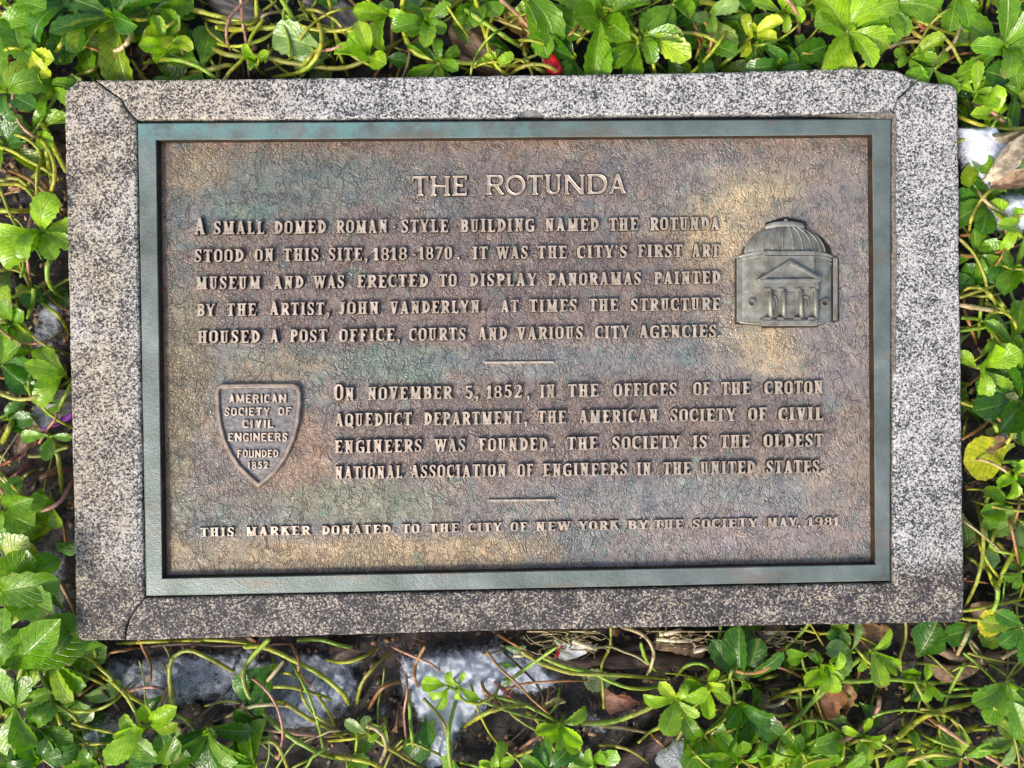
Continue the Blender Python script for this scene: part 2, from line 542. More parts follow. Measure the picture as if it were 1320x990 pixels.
def frame_bar(k, mat):
    o0, o1, i0, i1 = FO[k], FO[(k + 1) % 4], FI[k], FI[(k + 1) % 4]
    N = 24
    rows = []
    def row(fa, z, wob=0):
        r = []
        for s in range(N + 1):
            t = s / N
            ox, oy = o0[0] + (o1[0] - o0[0]) * t, o0[1] + (o1[1] - o0[1]) * t
            ix, iy = i0[0] + (i1[0] - i0[0]) * t, i0[1] + (i1[1] - i0[1]) * t
            q = fa + (random.uniform(-wob, wob) if 0 < s < N else 0)
            r.append(tuple(P(ox + (ix - ox) * q, oy + (iy - oy) * q, z)))
        rows.append(r)
    row(0, .051); row(0, Z_FRAME - .001, .01); row(.05, Z_FRAME, .01); row(.93, Z_FRAME + .0002, .008); row(.985, Z_FRAME - .0009, .012)
    # inner wall, leaning in a little towards the panel
    r = []
    for s in range(N + 1):
        t = s / N
        ix, iy = i0[0] + (i1[0] - i0[0]) * t, i0[1] + (i1[1] - i0[1]) * t
        a = P(ix, iy, Z_FRAME)
        r.append((a.x * .998, a.y * .998, Z_PANEL - .001))
    rows.append(r)
    V = [v for r in rows for v in r]; n = N + 1
    F = [(a * n + s, a * n + s + 1, (a + 1) * n + s + 1, (a + 1) * n + s) for a in range(5) for s in range(N)]
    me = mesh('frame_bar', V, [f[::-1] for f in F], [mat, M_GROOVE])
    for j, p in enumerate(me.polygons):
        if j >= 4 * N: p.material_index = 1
    return me


for k in range(4):
    obj('frame_bar', frame_bar(k, M_FRAME), plaque)

# panel with patina stains, toned edges and a base lighter to the right
cw_, ch_ = 420, 250
U, W_ = np.meshgrid(np.linspace(0, 1, cw_), np.linspace(0, 1, ch_))
tl, tr, br, bl = [np.array(P(x, y, Z_FRAME)) * np.array([1.004, 1.004, 1]) for x, y in FI]
PT = (1 - W_)[..., None] * ((1 - U)[..., None] * tl + U[..., None] * tr) + W_[..., None] * ((1 - U)[..., None] * bl + U[..., None] * br)
hx = (fbm(PT[..., 0], PT[..., 1], 28, 5, 3) - .5) * .0016
PT[..., 2] = Z_PANEL + hx
# pixel coordinates of each vertex, for placing stains where the photograph has them
PXX = 202 + U * 924 + W_ * 5; PYY = 178 + W_ * 558


def blob(x, y, rx, ry, seed, w=.35, rot=0):
    c, s = math.cos(R_(rot)), math.sin(R_(rot))
    dx, dy = PXX - x, PYY - y
    dx, dy = dx * c + dy * s, -dx * s + dy * c
    d = np.sqrt((dx / rx) ** 2 + (dy / ry) ** 2) + (fbm(PXX, PYY, 1 / 28, seed, 5) - .5) * .9
    return 1 - smooth(1 - w, 1 + w, d)


colr = np.zeros((ch_, cw_, 3)); colr[:] = (.25, .222, .200)
lr = smooth(200, 1100, PXX)[..., None]
colr = colr * (1 - lr) + np.array((.37, .325, .30)) * lr  # base tone grows lighter towards the right
def paint(mk, c, s=1.0):
    global colr
    mk = (mk * s)[..., None]
    colr = colr * (1 - mk) + np.array(c) * mk
mott = fbm(PXX, PYY, 1 / 60, 31, 5)
paint(smooth(.5, .7, mott), (.22, .25, .255), .6)
paint(smooth(.55, .75, fbm(PXX, PYY, 1 / 45, 41, 5)), (.36, .27, .19), .5)
mauve, teal, gold, slate, rust, verd, dk = (.27, .208, .19), (.20, .225, .205), (.50, .37, .22), (.25, .262, .272), (.36, .21, .13), (.16, .30, .25), (.15, .125, .105)
paint(blob(330, 225, 150, 38, 51), teal, .8)
paint(blob(245, 215, 45, 28, 52), gold, .55)
paint(blob(470, 230, 90, 45, 53), teal, .5)
paint(blob(330, 270, 60, 12, 54), verd, .45)
paint(blob(590, 360, 345, 92, 55, .2), mauve, .8)
paint(blob(745, 550, 330, 72, 56, .2), mauve, .75)
paint(blob(665, 235, 160, 35, 57), mauve, .5)
paint(blob(520, 465, 70, 26, 58), verd, .45); paint(blob(400, 460, 120, 22, 59), teal, .6)
paint(blob(720, 465, 160, 22, 60), slate, .6); paint(blob(900, 450, 70, 26, 61), slate, .6)
paint(blob(230, 450, 40, 90, 62), (.30, .25, .15), .6)
paint(blob(215, 600, 30, 130, 63), (.27, .23, .14), .6)
paint(blob(345, 470, 60, 22, 64), gold, .35); paint(blob(385, 590, 32, 60, 65), rust, .45); paint(blob(320, 640, 70, 22, 66), rust, .35)
paint(blob(300, 650, 90, 25, 67), teal, .5)
paint(blob(470, 645, 110, 28, 68), (.26, .27, .20), .7)
paint(blob(500, 712, 190, 24, 69), gold, .75); paint(blob(290, 712, 90, 26, 70), (.36, .28, .18), .6)
paint(blob(800, 640, 130, 22, 71), slate, .5); paint(blob(950, 650, 160, 26, 72), (.31, .31, .32), .6)
paint(blob(920, 620, 40, 30, 73), (.33, .33, .30), .5)
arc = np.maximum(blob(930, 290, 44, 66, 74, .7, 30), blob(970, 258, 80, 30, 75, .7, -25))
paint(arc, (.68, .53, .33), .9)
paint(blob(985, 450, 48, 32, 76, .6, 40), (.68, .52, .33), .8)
paint(blob(935, 425, 30, 50, 77, .35), (.52, .42, .33), .5)
paint(blob(1060, 210, 90, 40, 78), (.42, .34, .28), .6)
paint(blob(1090, 640, 50, 90, 79), (.42, .34, .27), .5)
paint(blob(1000, 690, 130, 30, 80), (.40, .33, .32), .5)
paint(smooth(40, 0, PYY - 178) * .8, rust, .5)
paint(smooth(25, 0, 736 - PYY) * .7, dk, .5); paint(smooth(18, 0, PXX - 205), rust, .5)  # browner along top and left edges, darker along the bottom
paint((fbm(PXX, PYY, 1 / 14, 90, 4) > .72) * 1.0, (.13, .33, .27), .3)
V = PT.reshape(-1, 3)
i = np.arange(cw_ * ch_).reshape(ch_, cw_)
F = np.stack([i[:-1, :-1], i[1:, :-1], i[1:, 1:], i[:-1, 1:]], -1).reshape(-1, 4)
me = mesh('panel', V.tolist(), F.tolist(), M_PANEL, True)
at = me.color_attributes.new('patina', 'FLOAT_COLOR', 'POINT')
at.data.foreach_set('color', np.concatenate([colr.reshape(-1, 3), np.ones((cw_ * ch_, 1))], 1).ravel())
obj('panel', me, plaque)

# ------------------------------------------------------------------ cast letters: strokes joined as distance fields, outlined, then extruded
class Glyph:
    RES = 44

    def __init__(s, w, sans=False, wide=False):
        s.w = w; pad = .16
        s.xs = np.arange(-pad, w + pad, 1 / s.RES); s.ys = np.arange(-.40, 1.16, 1 / s.RES)
        s.X, s.Y = np.meshgrid(s.xs, s.ys); s.D = np.full(s.X.shape, 9.0)
        s.st, s.th, s.sh, s.sl = (.215, .13, .10, .085)
        if sans: s.st, s.th, s.sh, s.sl = .20, .19, .0, .0
        if wide: s.st, s.th, s.sh, s.sl = .17, .115, .085, .075
        s.sans = sans

    def add(s, d): s.D = np.minimum(s.D, d)

    def cut(s, d): s.D = np.maximum(s.D, -d)

    def box(s, x0, y0, x1, y1):
        dx = np.abs(s.X - (x0 + x1) / 2) - (x1 - x0) / 2; dy = np.abs(s.Y - (y0 + y1) / 2) - (y1 - y0) / 2
        return np.hypot(np.maximum(dx, 0), np.maximum(dy, 0)) + np.minimum(np.maximum(dx, dy), 0)

    def rr(s, x0, y0, x1, y1, r):
        r = min(r, (x1 - x0) / 2, (y1 - y0) / 2)
        return s.box(x0 + r, y0 + r, x1 - r, y1 - r) - r

    def ell(s, x0, y0, x1, y1):
        cx, cy, rx, ry = (x0 + x1) / 2, (y0 + y1) / 2, (x1 - x0) / 2, (y1 - y0) / 2
        return (np.sqrt(((s.X - cx) / rx) ** 2 + ((s.Y - cy) / ry) ** 2) - 1) * min(rx, ry)

    def diag(s, ax, ay, bx, by, w, clip=(0, 1)):
        L = math.hypot(bx - ax, by - ay); ux, uy = (bx - ax) / L, (by - ay) / L
        t = (s.X - ax) * ux + (s.Y - ay) * uy; n = np.abs(-(s.X - ax) * uy + (s.Y - ay) * ux)
        d = np.maximum(n - w / 2, np.abs(t - L / 2) - L / 2 - .3)
        return np.maximum(d, np.maximum(clip[0] - s.Y, s.Y - clip[1]))

    def poly(s, pts, ws):
        P4 = []
        pts = [pts[0]] + list(pts) + [pts[-1]]; ws = [ws[0]] + list(ws) + [ws[-1]]
        for k in range(1, len(pts) - 2):
            for q in range(6):
                t = q / 6
                c = [.5 * (2 * pts[k][a] + (pts[k + 1][a] - pts[k - 1][a]) * t + (2 * pts[k - 1][a] - 5 * pts[k][a] + 4 * pts[k + 1][a] - pts[k + 2][a]) * t * t +
                           (3 * pts[k][a] - pts[k - 1][a] - 3 * pts[k + 1][a] + pts[k + 2][a]) * t ** 3) for a in (0, 1)]
                P4.append((*c, ws[k] + (ws[k + 1] - ws[k]) * t))
        P4.append((*pts[-2], ws[-2]))
        d = np.full(s.X.shape, 9.0)
        for a, b in zip(P4, P4[1:]):
            vx, vy = b[0] - a[0], b[1] - a[1]; L2 = vx * vx + vy * vy + 1e-9
            t = np.clip(((s.X - a[0]) * vx + (s.Y - a[1]) * vy) / L2, 0, 1)
            d = np.minimum(d, np.hypot(s.X - a[0] - vx * t, s.Y - a[1] - vy * t) - (a[2] + (b[2] - a[2]) * t) / 2)
        return d

    def stem(s, x, y0=0, y1=1, sb=True, stp=True, w=None):
        w = w or s.st
        s.add(s.box(x - w / 2, y0, x + w / 2, y1))
        if sb: s.serif(x, 0, w)
        if stp: s.serif(x, 1, w)

    def serif(s, x, y, w=None, l=None, r=None):
        if s.sans: return
        w = w or s.st; l = s.sl if l is None else l; r = s.sl if r is None else r
        y0, y1 = (0, s.sh) if y == 0 else (1 - s.sh, 1)
        s.add(s.box(x - w / 2 - l, y0, x + w / 2 + r, y1))

    def bar(s, y, x0, x1, h=None):
        h = h or s.th
        s.add(s.box(x0, y - h / 2, x1, y + h / 2))

    def bowl(s, x0, y0, x1, y1):
        """right-hand bowl open at the left"""
        st, th = s.st, s.th
        o = s.rr(x0 - .5, y0, x1, y1, (y1 - y0) / 2.2); i_ = s.rr(x0 - .5, y0 + th, x1 - st, y1 - th, (y1 - y0) / 2.8)
        d = np.maximum(np.maximum(o, -i_), x0 - s.X)
        s.add(d)


def make_glyph(ch, sans=False, wide=False):
    base = {'I': .38, 'J': .50, 'M': .86, 'W': .92, 'L': .58, 'E': .60, 'F': .58, '.': .20, ',': .22, "'": .18, '-': .32, '1': .38, 'T': .62, 'N': .72, 'K': .70,
            'O': .62, 'C': .60, 'G': .64, 'S': .55, 'Q': .64, 'V': .68, 'Y': .66, 'A': .68, 'B': .62, 'P': .60, 'R': .66, 'D': .64, 'H': .70, 'U': .66}
    w = base.get(ch, .54)
    if wide: w = {'T': .78, 'H': .95, 'E': .72, 'R': .88, 'O': .98, 'U': .84, 'N': 1.06, 'D': .98, 'A': .86}.get(ch, w)
    if sans: w = {'I': .22, 'M': .80, 'W': .9}.get(ch, w * .98)
    G = Glyph(w, sans, wide)
    st, th, sh, sl = G.st, G.th, G.sh, G.sl
    L = sl + st / 2; Rr = w - sl - st / 2; mid = w / 2
    if ch in 'HIEFLDBPRKMNU':
        pass
    if ch == 'I': G.stem(mid)
    elif ch == 'H': G.stem(L); G.stem(Rr); G.bar(.5, L, Rr)
    elif ch in 'EFL':
        G.stem(L)
        arm = w - .02
        if ch in 'EL': G.bar(th / 2, L, arm); G.add(G.box(arm - .09, 0, arm, .27 if not sans else .19))
        if ch in 'EF': G.bar(1 - th / 2, L, arm); G.add(G.box(arm - .09, .75 if not sans else .81, arm, 1)); G.bar(.52, L, w * .72)
        if ch in 'EF' and not sans: G.add(G.box(w * .72 - .08, .40, w * .72, .64))
    elif ch == 'D': G.stem(L); G.bowl(L, 0, w, 1)
    elif ch == 'B': G.stem(L); G.bowl(L, .46, w - .03, 1); G.bowl(L, 0, w, .46 + th)
    elif ch in 'PR':
        G.stem(L); G.bowl(L, .42, w - (.03 if ch == 'R' else 0), 1)
        if ch == 'R': G.add(G.diag(w * .55, .46, w - .08, 0, st * .95, (0, .5))); G.serif(w - .10, 0, .14, 0, .06)
    elif ch == 'K':
        G.stem(L); G.add(G.diag(L + .02, .40, w - .14, 1, th)); G.add(G.diag(L + .16, .55, w - .12, 0, st)); G.serif(w - .16, 1, .1); G.serif(w - .13, 0, .16)
    elif ch == 'M':
        G.stem(L, w=th * 1.15); G.stem(Rr, w=st); G.add(G.diag(L, 1, mid, .12, st * .9)); G.add(G.diag(Rr, 1, mid, .12, th)); 
    elif ch == 'N':
        G.stem(L, w=th * 1.2); G.stem(Rr, sb=False, w=th * 1.2); G.add(G.diag(L - .03, 1, Rr + .02, 0, st))
    elif ch == 'U':
        G.add(np.maximum(np.maximum(G.rr(L - st / 2, 0, Rr + th / 2, 1.8, .30), -G.rr(L + st / 2, th, Rr - th / 2, 1.8, .2)), G.Y - 1))
        G.serif(L, 1); G.serif(Rr, 1, th)
    elif ch in 'OQ0':
        f = G.ell if wide else (lambda a, b, c, d: G.rr(a, b, c, d, .34))
        o = f(0, -.01, w, 1.01); i_ = (G.ell if wide else (lambda a, b, c, d: G.rr(a, b, c, d, .22)))(st * (1.0 if not wide else .95), th, w - st * (1.0 if not wide else .95), 1 - th)
        G.add(np.maximum(o, -i_))
        if ch == 'Q': G.add(G.diag(w * .5, .26, w * .95, -.12, .14, (-.14, .3)))
    elif ch in 'CG':
        o = G.rr(0, -.01, w + .04, 1.01, .34); i_ = G.rr(st, th, w + .5, 1 - th, .22)
        d = np.maximum(o, -i_)
        d = np.maximum(d, -G.box(w - .14, .30, w + .3, .70)) if ch == 'C' else np.maximum(d, -G.box(w - .26, .46, w + .3, .70))
        d = np.maximum(d, G.X - w)
        G.add(d); G.add(G.box(w - .13, .66, w - .03, .97))
        if ch == 'G': G.add(G.box(w - st, .02, w, .46)); G.bar(.43, w - .34, w + .02, sh or th * .8)
        else: G.add(G.box(w - .12, .06, w - .02, .30))
    elif ch == 'S':
        G.add(G.poly([(w - .10, .76), (w * .78, .90), (w * .45, .945), (st * .55, .80), (st * .8, .60), (w * .5, .50), (w - st * .75, .39), (w - st * .55, .20), (w * .55, .055), (w * .2, .10), (.09, .26)],
                     [th, th, th, st * .8, st, st, st, st * .8, th, th, th]))
        if not sans: G.add(G.box(w - .12, .68, w - .03, .99)); G.add(G.box(.02, .01, .11, .32))
    elif ch == 'A':
        wa = th if not sans else st
        G.add(G.diag(.07 + wa / 2, 0, mid - .01, 1.03, wa)); G.add(G.diag(w - .06 - st / 2, 0, mid - .02, 1.03, st)); G.bar(.29, .16, w - .16)
        G.serif(.08 + wa / 2, 0, wa, .06, .05); G.serif(w - .08 - st / 2, 0, st, .04, .07)
    elif ch == 'V':
        wa = th if not sans else st
        G.add(G.diag(.08 + st / 2, 1, mid + .01, -.03, st)); G.add(G.diag(w - .06 - wa / 2, 1, mid + .02, -.03, wa))
        G.serif(.07 + st / 2, 1, st); G.serif(w - .08 - wa / 2, 1, wa)
    elif ch == 'W':
        G.add(G.diag(.12, 1, .30, -.02, st * .9)); G.add(G.diag(.47, 1, .30, -.02, th)); G.add(G.diag(.47, 1, .65, -.02, st * .9)); G.add(G.diag(w - .09, 1, .65, -.02, th))
        G.serif(.12, 1, st); G.serif(w - .10, 1, th)
        G.serif(.47, 1, st, .02, .02)
    elif ch == 'Y':
        G.stem(mid, 0, .48, stp=False); wa = th if not sans else st
        G.add(G.diag(.10, 1, mid + .01, .36, st * .95, (.4, 1))); G.add(G.diag(w - .09, 1, mid, .36, wa, (.4, 1)))
        G.serif(.11, 1, st, .04, .05); G.serif(w - .10, 1, wa, .05, .05)
    elif ch == 'T':
        G.stem(mid, stp=False); G.bar(1 - th / 2, .01, w - .01)
        if not sans: G.add(G.box(.0, .73, .085, 1)); G.add(G.box(w - .085, .73, w, 1))
    elif ch == 'J':
        G.add(G.poly([(w - sl - st / 2, .9), (w - sl - st / 2, .3), (w * .5, .07), (.10, .22)], [st, st, th, th * 1.2])); G.add(G.box(w - sl - st, .4, w - sl, 1)); G.serif(w - sl - st / 2, 1)
    elif ch == '1': G.stem(mid, stp=False); G.add(G.diag(mid - .2, .72, mid, .98, .11, (.6, 1)))
    elif ch == '2':
        G.add(G.poly([(.08, .74), (w * .3, .93), (w * .7, .93), (w - st * .5, .72), (w * .62, .44), (.1, .08)], [th, th, th, st, st * .9, th])); G.bar(th / 2 + .02, .02, w, th * 1.2)
        G.add(G.box(w - .09, 0, w, .28))
    elif ch == '5':
        G.bar(1 - th / 2, .10, w - .05, th * 1.2); G.add(G.box(.08, .5, .08 + th, 1))
        G.add(G.poly([(.12, .54), (w * .5, .62), (w - st * .55, .42), (w - st * .6, .2), (w * .5, .055), (.09, .2)], [th, th, st, st, th, th]))
    elif ch == '7': G.bar(1 - th / 2, .02, w, th * 1.2); G.add(G.diag(w - .08, .95, w * .3, 0, st * .85)); G.add(G.box(.02, .72, .10, 1))
    elif ch == '8':
        for a, b in ((0, .54), (.46, 1)):
            q = 0 if a == 0 else .03
            G.add(np.maximum(G.rr(q, a, w - q, b, .26), -G.rr(q + st * .8, a + th * .8, w - q - st * .8, b - th * .8, .12)))
    elif ch == '9':
        G.add(np.maximum(G.rr(0, .40, w, 1.01, .28), -G.rr(st * .8, .40 + th * .8, w - st * .8, 1 - th * .8, .14)))
        G.add(G.poly([(w - st * .45, .65), (w - st * .5, .3), (w * .55, .07), (.1, .12)], [st, st * .9, th, th]))
    elif ch == '.': G.add(G.ell(.0, -.01, .23, .21))
    elif ch == ',': G.add(G.ell(.0, -.02, .23, .20)); G.add(G.poly([(.14, .05), (.13, -.14), (.03, -.26)], [.16, .12, .06]))
    elif ch == "'": G.add(G.ell(.0, .80, .17, .99)); G.add(G.poly([(.1, .88), (.09, .74), (.04, .68)], [.11, .08, .04]))
    elif ch == '-': G.bar(.42, .04, .28, .13)
    # soften like a casting
    D = G.D
    for _ in range(2):
        D = (D + np.roll(D, 1, 0) + np.roll(D, -1, 0) + np.roll(D, 1, 1) + np.roll(D, -1, 1)) / 5
    return G, D


def contours(xs, ys, D):
    """closed loops of D = 0 (marching squares)"""
    H, Wd = D.shape; seg = {}
    ins = D < 0
    def pt(a, b):
        (i0, j0), (i1, j1) = sorted((a, b))
        d0, d1 = D[i0, j0], D[i1, j1]; t = d0 / (d0 - d1)
        return ((i0, j0, i1, j1), (xs[j0] + (xs[j1] - xs[j0]) * t, ys[i0] + (ys[i1] - ys[i0]) * t))
    c = ins[:-1, :-1].astype(int) + ins[:-1, 1:] * 2 + ins[1:, 1:] * 4 + ins[1:, :-1] * 8
    T = {1: [(3, 0)], 2: [(0, 1)], 3: [(3, 1)], 4: [(1, 2)], 5: [(3, 0), (1, 2)], 6: [(0, 2)], 7: [(3, 2)], 8: [(2, 3)], 9: [(2, 0)], 10: [(0, 1), (2, 3)], 11: [(2, 1)], 12: [(1, 3)], 13: [(1, 0)], 14: [(0, 3)]}
    pts = {}
    for i_, j in zip(*np.where((c > 0) & (c < 15))):
        e = [((i_, j), (i_, j + 1)), ((i_, j + 1), (i_ + 1, j + 1)), ((i_ + 1, j + 1), (i_ + 1, j)), ((i_ + 1, j), (i_, j))]
        for a, b in T[int(c[i_, j])]:
            ka, pa = pt(*e[a]); kb, pb = pt(*e[b]); pts[ka] = pa; pts[kb] = pb; seg[ka] = kb
    loops = []
    while seg:
        k0, k = next(iter(seg.items())); del seg[k0]; lp = [k0]
        while k != k0 and k in seg:
            lp.append(k); k = seg.pop(k)
        L = [pts[q] for q in lp][::-1]
        L = simplify(L, .007)
        if len(L) >= 3: loops.append(L)
    return loops


def simplify(L, eps):
    def dp(a):
        if len(a) < 3: return a
        p, q = np.array(a[0]), np.array(a[-1]); v = q - p; n = np.hypot(*v) + 1e-12
        A = np.array(a) - p
        d = np.abs(A[:, 0] * v[1] - A[:, 1] * v[0]) / n
        k = int(d.argmax())
        if d[k] < eps: return [a[0], a[-1]]
        return dp(a[:k + 1])[:-1] + dp(a[k:])
    h = len(L) // 2
    return dp(L[:h + 1])[:-1] + dp(L[h:] + [L[0]])[:-1]


_gl = {}


def glyph(ch, sans=False, wide=False):
    """unit-height solid of a character: x, y in cap heights, z 0..1; (w, verts, faces, material of each face)"""
    key = (ch, sans, wide)
    if key in _gl: return _gl[key]
    G, D = make_glyph(ch, sans, wide)
    loops = contours(G.xs, G.ys, D)
    V, F, MI = [], [], []
    spec = [(-.045, 0.0), (0.0, .80), (.028, 1.0)]
    if wide: spec += [(.052, .93)]
    tops = []
    for L in loops:
        n = len(L); A = np.array(L)
        e1 = A - np.roll(A, 1, 0); e2 = np.roll(A, -1, 0) - A
        e1 /= np.linalg.norm(e1, axis=1)[:, None] + 1e-9; e2 /= np.linalg.norm(e2, axis=1)[:, None] + 1e-9
        nn = e1 + e2; nn = np.stack([-nn[:, 1], nn[:, 0]], 1); nn /= np.linalg.norm(nn, axis=1)[:, None] + 1e-9
        b0 = len(V)
        for ins, z in spec:
            for q in A + nn * ins: V.append((q[0], q[1], z))
        for r in range(len(spec) - 1):
            for k in range(n):
                k2 = (k + 1) % n
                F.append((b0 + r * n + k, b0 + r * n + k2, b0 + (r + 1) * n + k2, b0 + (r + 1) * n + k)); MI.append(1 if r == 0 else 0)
        tops.append((b0 + (len(spec) - 1) * n, n))
    lists = [[Vector(V[b + k]) for k in range(n)] for b, n in tops]
    idx = [b + k for b, n in tops for k in range(n)]
    for t in tessellate_polygon(lists):
        t = tuple(idx[q] for q in t)
        a, b, c = (np.array(V[q]) for q in t)
        if np.cross(b - a, c - a)[2] < 0: t = t[::-1]
        F.append(t); MI.append(0)
    # loops run with the solid on their left or right: make the walls face outwards
    _gl[key] = (G.w, np.array(V), F, MI)
    return _gl[key]


def word_mesh(word, x0, x1, yb0, yb1, cap, depth, z0, sans=False, wide=False, gap=.10, first_big=1.0, lean=(0, 0)):
    """a word whose letters fill pixels x0..x1 on a baseline yb0 -> yb1; cap = capital height in pixels"""
    gs = [glyph(c, sans, wide) for c in word]
    sc = [first_big if (k == 0 and first_big > 1) else 1.0 for k in range(len(word))]
    hs = [g_[0] * (1 + (s - 1) * .5) for g_, s in zip(gs, sc)]
    gapx = gap * (1.0)
    tot = sum(hs) + gapx * (len(word) - 1)
    kx = (x1 - x0) / tot
    if len(word) == 1 and word in '.,\'': kx = cap
    cur = 0; V, F, MI = [], [], []
    for (w, gv, gf, gm), s, hw in zip(gs, sc, hs):
        b = len(V)
        jit = random.uniform(-.02, .02); rot = random.uniform(-.012, .012)
        gx = cur + gv[:, 0] * (hw / w) + rot * gv[:, 1]; gy = gv[:, 1] * s + jit
        px = x0 + gx * kx
        t = (px - x0) / max(1e-6, (x1 - x0))
        py = yb0 + (yb1 - yb0) * t - gy * cap
        zz = z0 + gv[:, 2] * depth
        W3 = Parr(px, py, np.full(len(px), z0 + depth)); W3[:, 2] = zz
        V += W3.tolist(); F += [tuple(q + b for q in f) for f in gf]; MI += gm
        cur += hw + gapx
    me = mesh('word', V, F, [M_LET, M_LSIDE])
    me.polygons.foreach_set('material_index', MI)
    return me


# (word, x0, x1) along each line; baselines in pixels at both ends of the line
LINES = [
    ('the heading THE ROTUNDA', 531, 808, 252.5, 249.5, 26, [('THE', 531, 602.5), ('ROTUNDA', 626, 808)]),
    ('first line, A small domed Roman-style building', 250, 928, 302.2, 295.8, 16.8, [('A', 250, 264.5), ('SMALL', 275, 341), ('DOMED', 353, 420.5), ('ROMAN', 433, 500), ('-', 505, 511), ('STYLE', 517, 578),
        ('BUILDING', 593, 689), ('NAMED', 702, 772), ('THE', 785, 823), ('ROTUNDA', 838, 928)]),
    ('second line, stood on this site', 250, 928, 337.8, 330.8, 16.6, [('STOOD', 250, 314), ('ON', 328, 353), ('THIS', 365, 411), ('SITE', 423, 467), (',', 470, 476), ('1818', 481, 525), ('-', 530, 537), ('1870', 540, 583), ('.', 589, 593),
        ('IT', 609, 629), ('WAS', 640, 681), ('THE', 693, 731), ("CITY'S", 744, 809), ('FIRST', 822, 880), ('ART', 892, 928)]),
    ('third line, museum and was erected', 252, 929, 373.2, 365.5, 16.6, [('MUSEUM', 252, 336), ('AND', 352, 391), ('WAS', 404, 444), ('ERECTED', 460, 552), ('TO', 566, 589), ('DISPLAY', 605, 692), ('PANORAMAS', 706, 827), ('PAINTED', 843, 929)]),
    ('fourth line, by the artist', 253, 929, 407.6, 399.4, 16.4, [('BY', 253, 277), ('THE', 292, 330), ('ARTIST', 347, 418), (',', 421, 426), ('JOHN', 436, 489), ('VANDERLYN', 502, 619), ('.', 622, 627), ('AT', 645, 669), ('TIMES', 682, 744), ('THE', 759, 797), ('STRUCTURE', 813, 929)]),
    ('fifth line, housed a post office', 254, 929, 442.6, 434.6, 16.6, [('HOUSED', 254, 335), ('A', 348, 359), ('POST', 373, 422), ('OFFICE', 437, 509), (',', 512, 518), ('COURTS', 527, 601), ('AND', 616, 654), ('VARIOUS', 666, 752), ('CITY', 767, 812), ('AGENCIES', 824, 924), ('.', 925, 929)]),
    ('sixth line, On November 5, 1852', 430, 1062, 516.4, 507.2, 17, [('ON', 430.5, 457), ('NOVEMBER', 473, 583), ('5', 599, 610), (',', 613, 619), ('1852', 627, 673), (',', 679, 685), ('IN', 696, 716), ('THE', 732, 772), ('OFFICES', 791, 873), ('OF', 894, 916), ('THE', 930, 968), ('CROTON', 986, 1062)]),
    ('seventh line, aqueduct department', 431, 1062, 549.8, 541.2, 17, [('AQUEDUCT', 431, 531), ('DEPARTMENT', 546, 673), (',', 676, 681), ('THE', 693, 730), ('AMERICAN', 746, 849), ('SOCIETY', 864, 949), ('OF', 965, 989), ('CIVIL', 1004, 1062)]),
    ('eighth line, engineers was founded', 431, 1062, 584.4, 575.6, 17, [('ENGINEERS', 431, 544), ('WAS', 560, 600), ('FOUNDED', 617, 706), ('.', 710, 714), ('THE', 731, 771), ('SOCIETY', 789, 877), ('IS', 893, 912), ('THE', 929, 967), ('OLDEST', 985, 1062)]),
    ('ninth line, national association', 431, 1062, 617.6, 609.2, 16.6, [('NATIONAL', 431, 519), ('ASSOCIATION', 529, 653), ('OF', 667, 688), ('ENGINEERS', 699.5, 809), ('IN', 821, 840), ('THE', 855, 891), ('UNITED', 903, 974), ('STATES', 988, 1057), ('.', 1058, 1062)]),
    ('last line, this marker donated', 258, 1082, 691.8, 677.6, 11.6, [('THIS', 258, 302), ('MARKER', 316, 400), ('DONATED', 414, 504), ('TO', 518, 541), ('THE', 553, 592), ('CITY', 603, 647), ('OF', 658, 680), ('NEW', 690, 736), ('YORK', 746, 798), ('BY', 809, 836),
        ('THE', 843, 881), ('SOCIETY', 893, 977), ('MAY', 989, 1028), (',', 1029, 1033), ('1981', 1042, 1082)]),
]
DEP = .0048
BIG = {(1, 'A', 250): 1.3, (4, 'ARTIST', 347): 1.1, (6, 'ON', 430.5): 1.25}
for li, (lab, lx0, lx1, y0, y1, cap, words) in enumerate(LINES):
    line = empty('inscription_line', (0, 0, 0)); line.parent = plaque
    line['label'] = 'raised letters of ' + lab
    for w, a, b in words:
        ya = y0 + (y1 - y0) * (a - lx0) / (lx1 - lx0); yb = y0 + (y1 - y0) * (b - lx0) / (lx1 - lx0)
        me = word_mesh(w, a, b, ya, yb, cap, DEP if 0 < li < 10 else (.0036 if li == 0 else .0032), Z_PANEL - .0006, wide=(li == 0), gap=.10 if li else .06, first_big=BIG.get((li, w, a), 1.0))
        obj('word', me, line)


def bar3(name, pts, z0, z1, mats, parent, bev=.0005):
    return obj(name, slab_mesh(name, pts, z1, z1 - z0, mats, bev), parent)


for (a, b, y) in ((625, 714, 467), (629, 715, 645)):
    bar3('dividing_line', [(a, y - 1), (b, y - 1.6), (b, y + .9), (a, y + 1.6)], Z_PANEL - .001, Z_PANEL + .0026, M_LET, plaque, .0005)

# shield emblem
def shield_pts(ins):
    base = [(276.5, 505), (279, 498), (285, 495.2), (333, 494.6), (378, 494.6), (385, 498), (387.3, 506), (387.5, 521), (385, 545), (379, 568), (369, 590), (355, 610), (333, 629),
            (318, 616), (305, 603), (295, 588), (286, 570), (280, 548), (277.5, 525)]
    c = np.array((333, 548)); B = np.array(base, float)
    n = len(B); out = []
    for k in range(n):
        e1 = B[k] - B[k - 1]; e2 = B[(k + 1) % n] - B[k]
        e1 /= np.linalg.norm(e1); e2 /= np.linalg.norm(e2)
        q = np.array((-(e1[1] + e2[1]), e1[0] + e2[0])); L = np.linalg.norm(q); q /= L
        m = ins / max(.45, L / 2)
        out.append(tuple(B[k] + q * m))
    return out


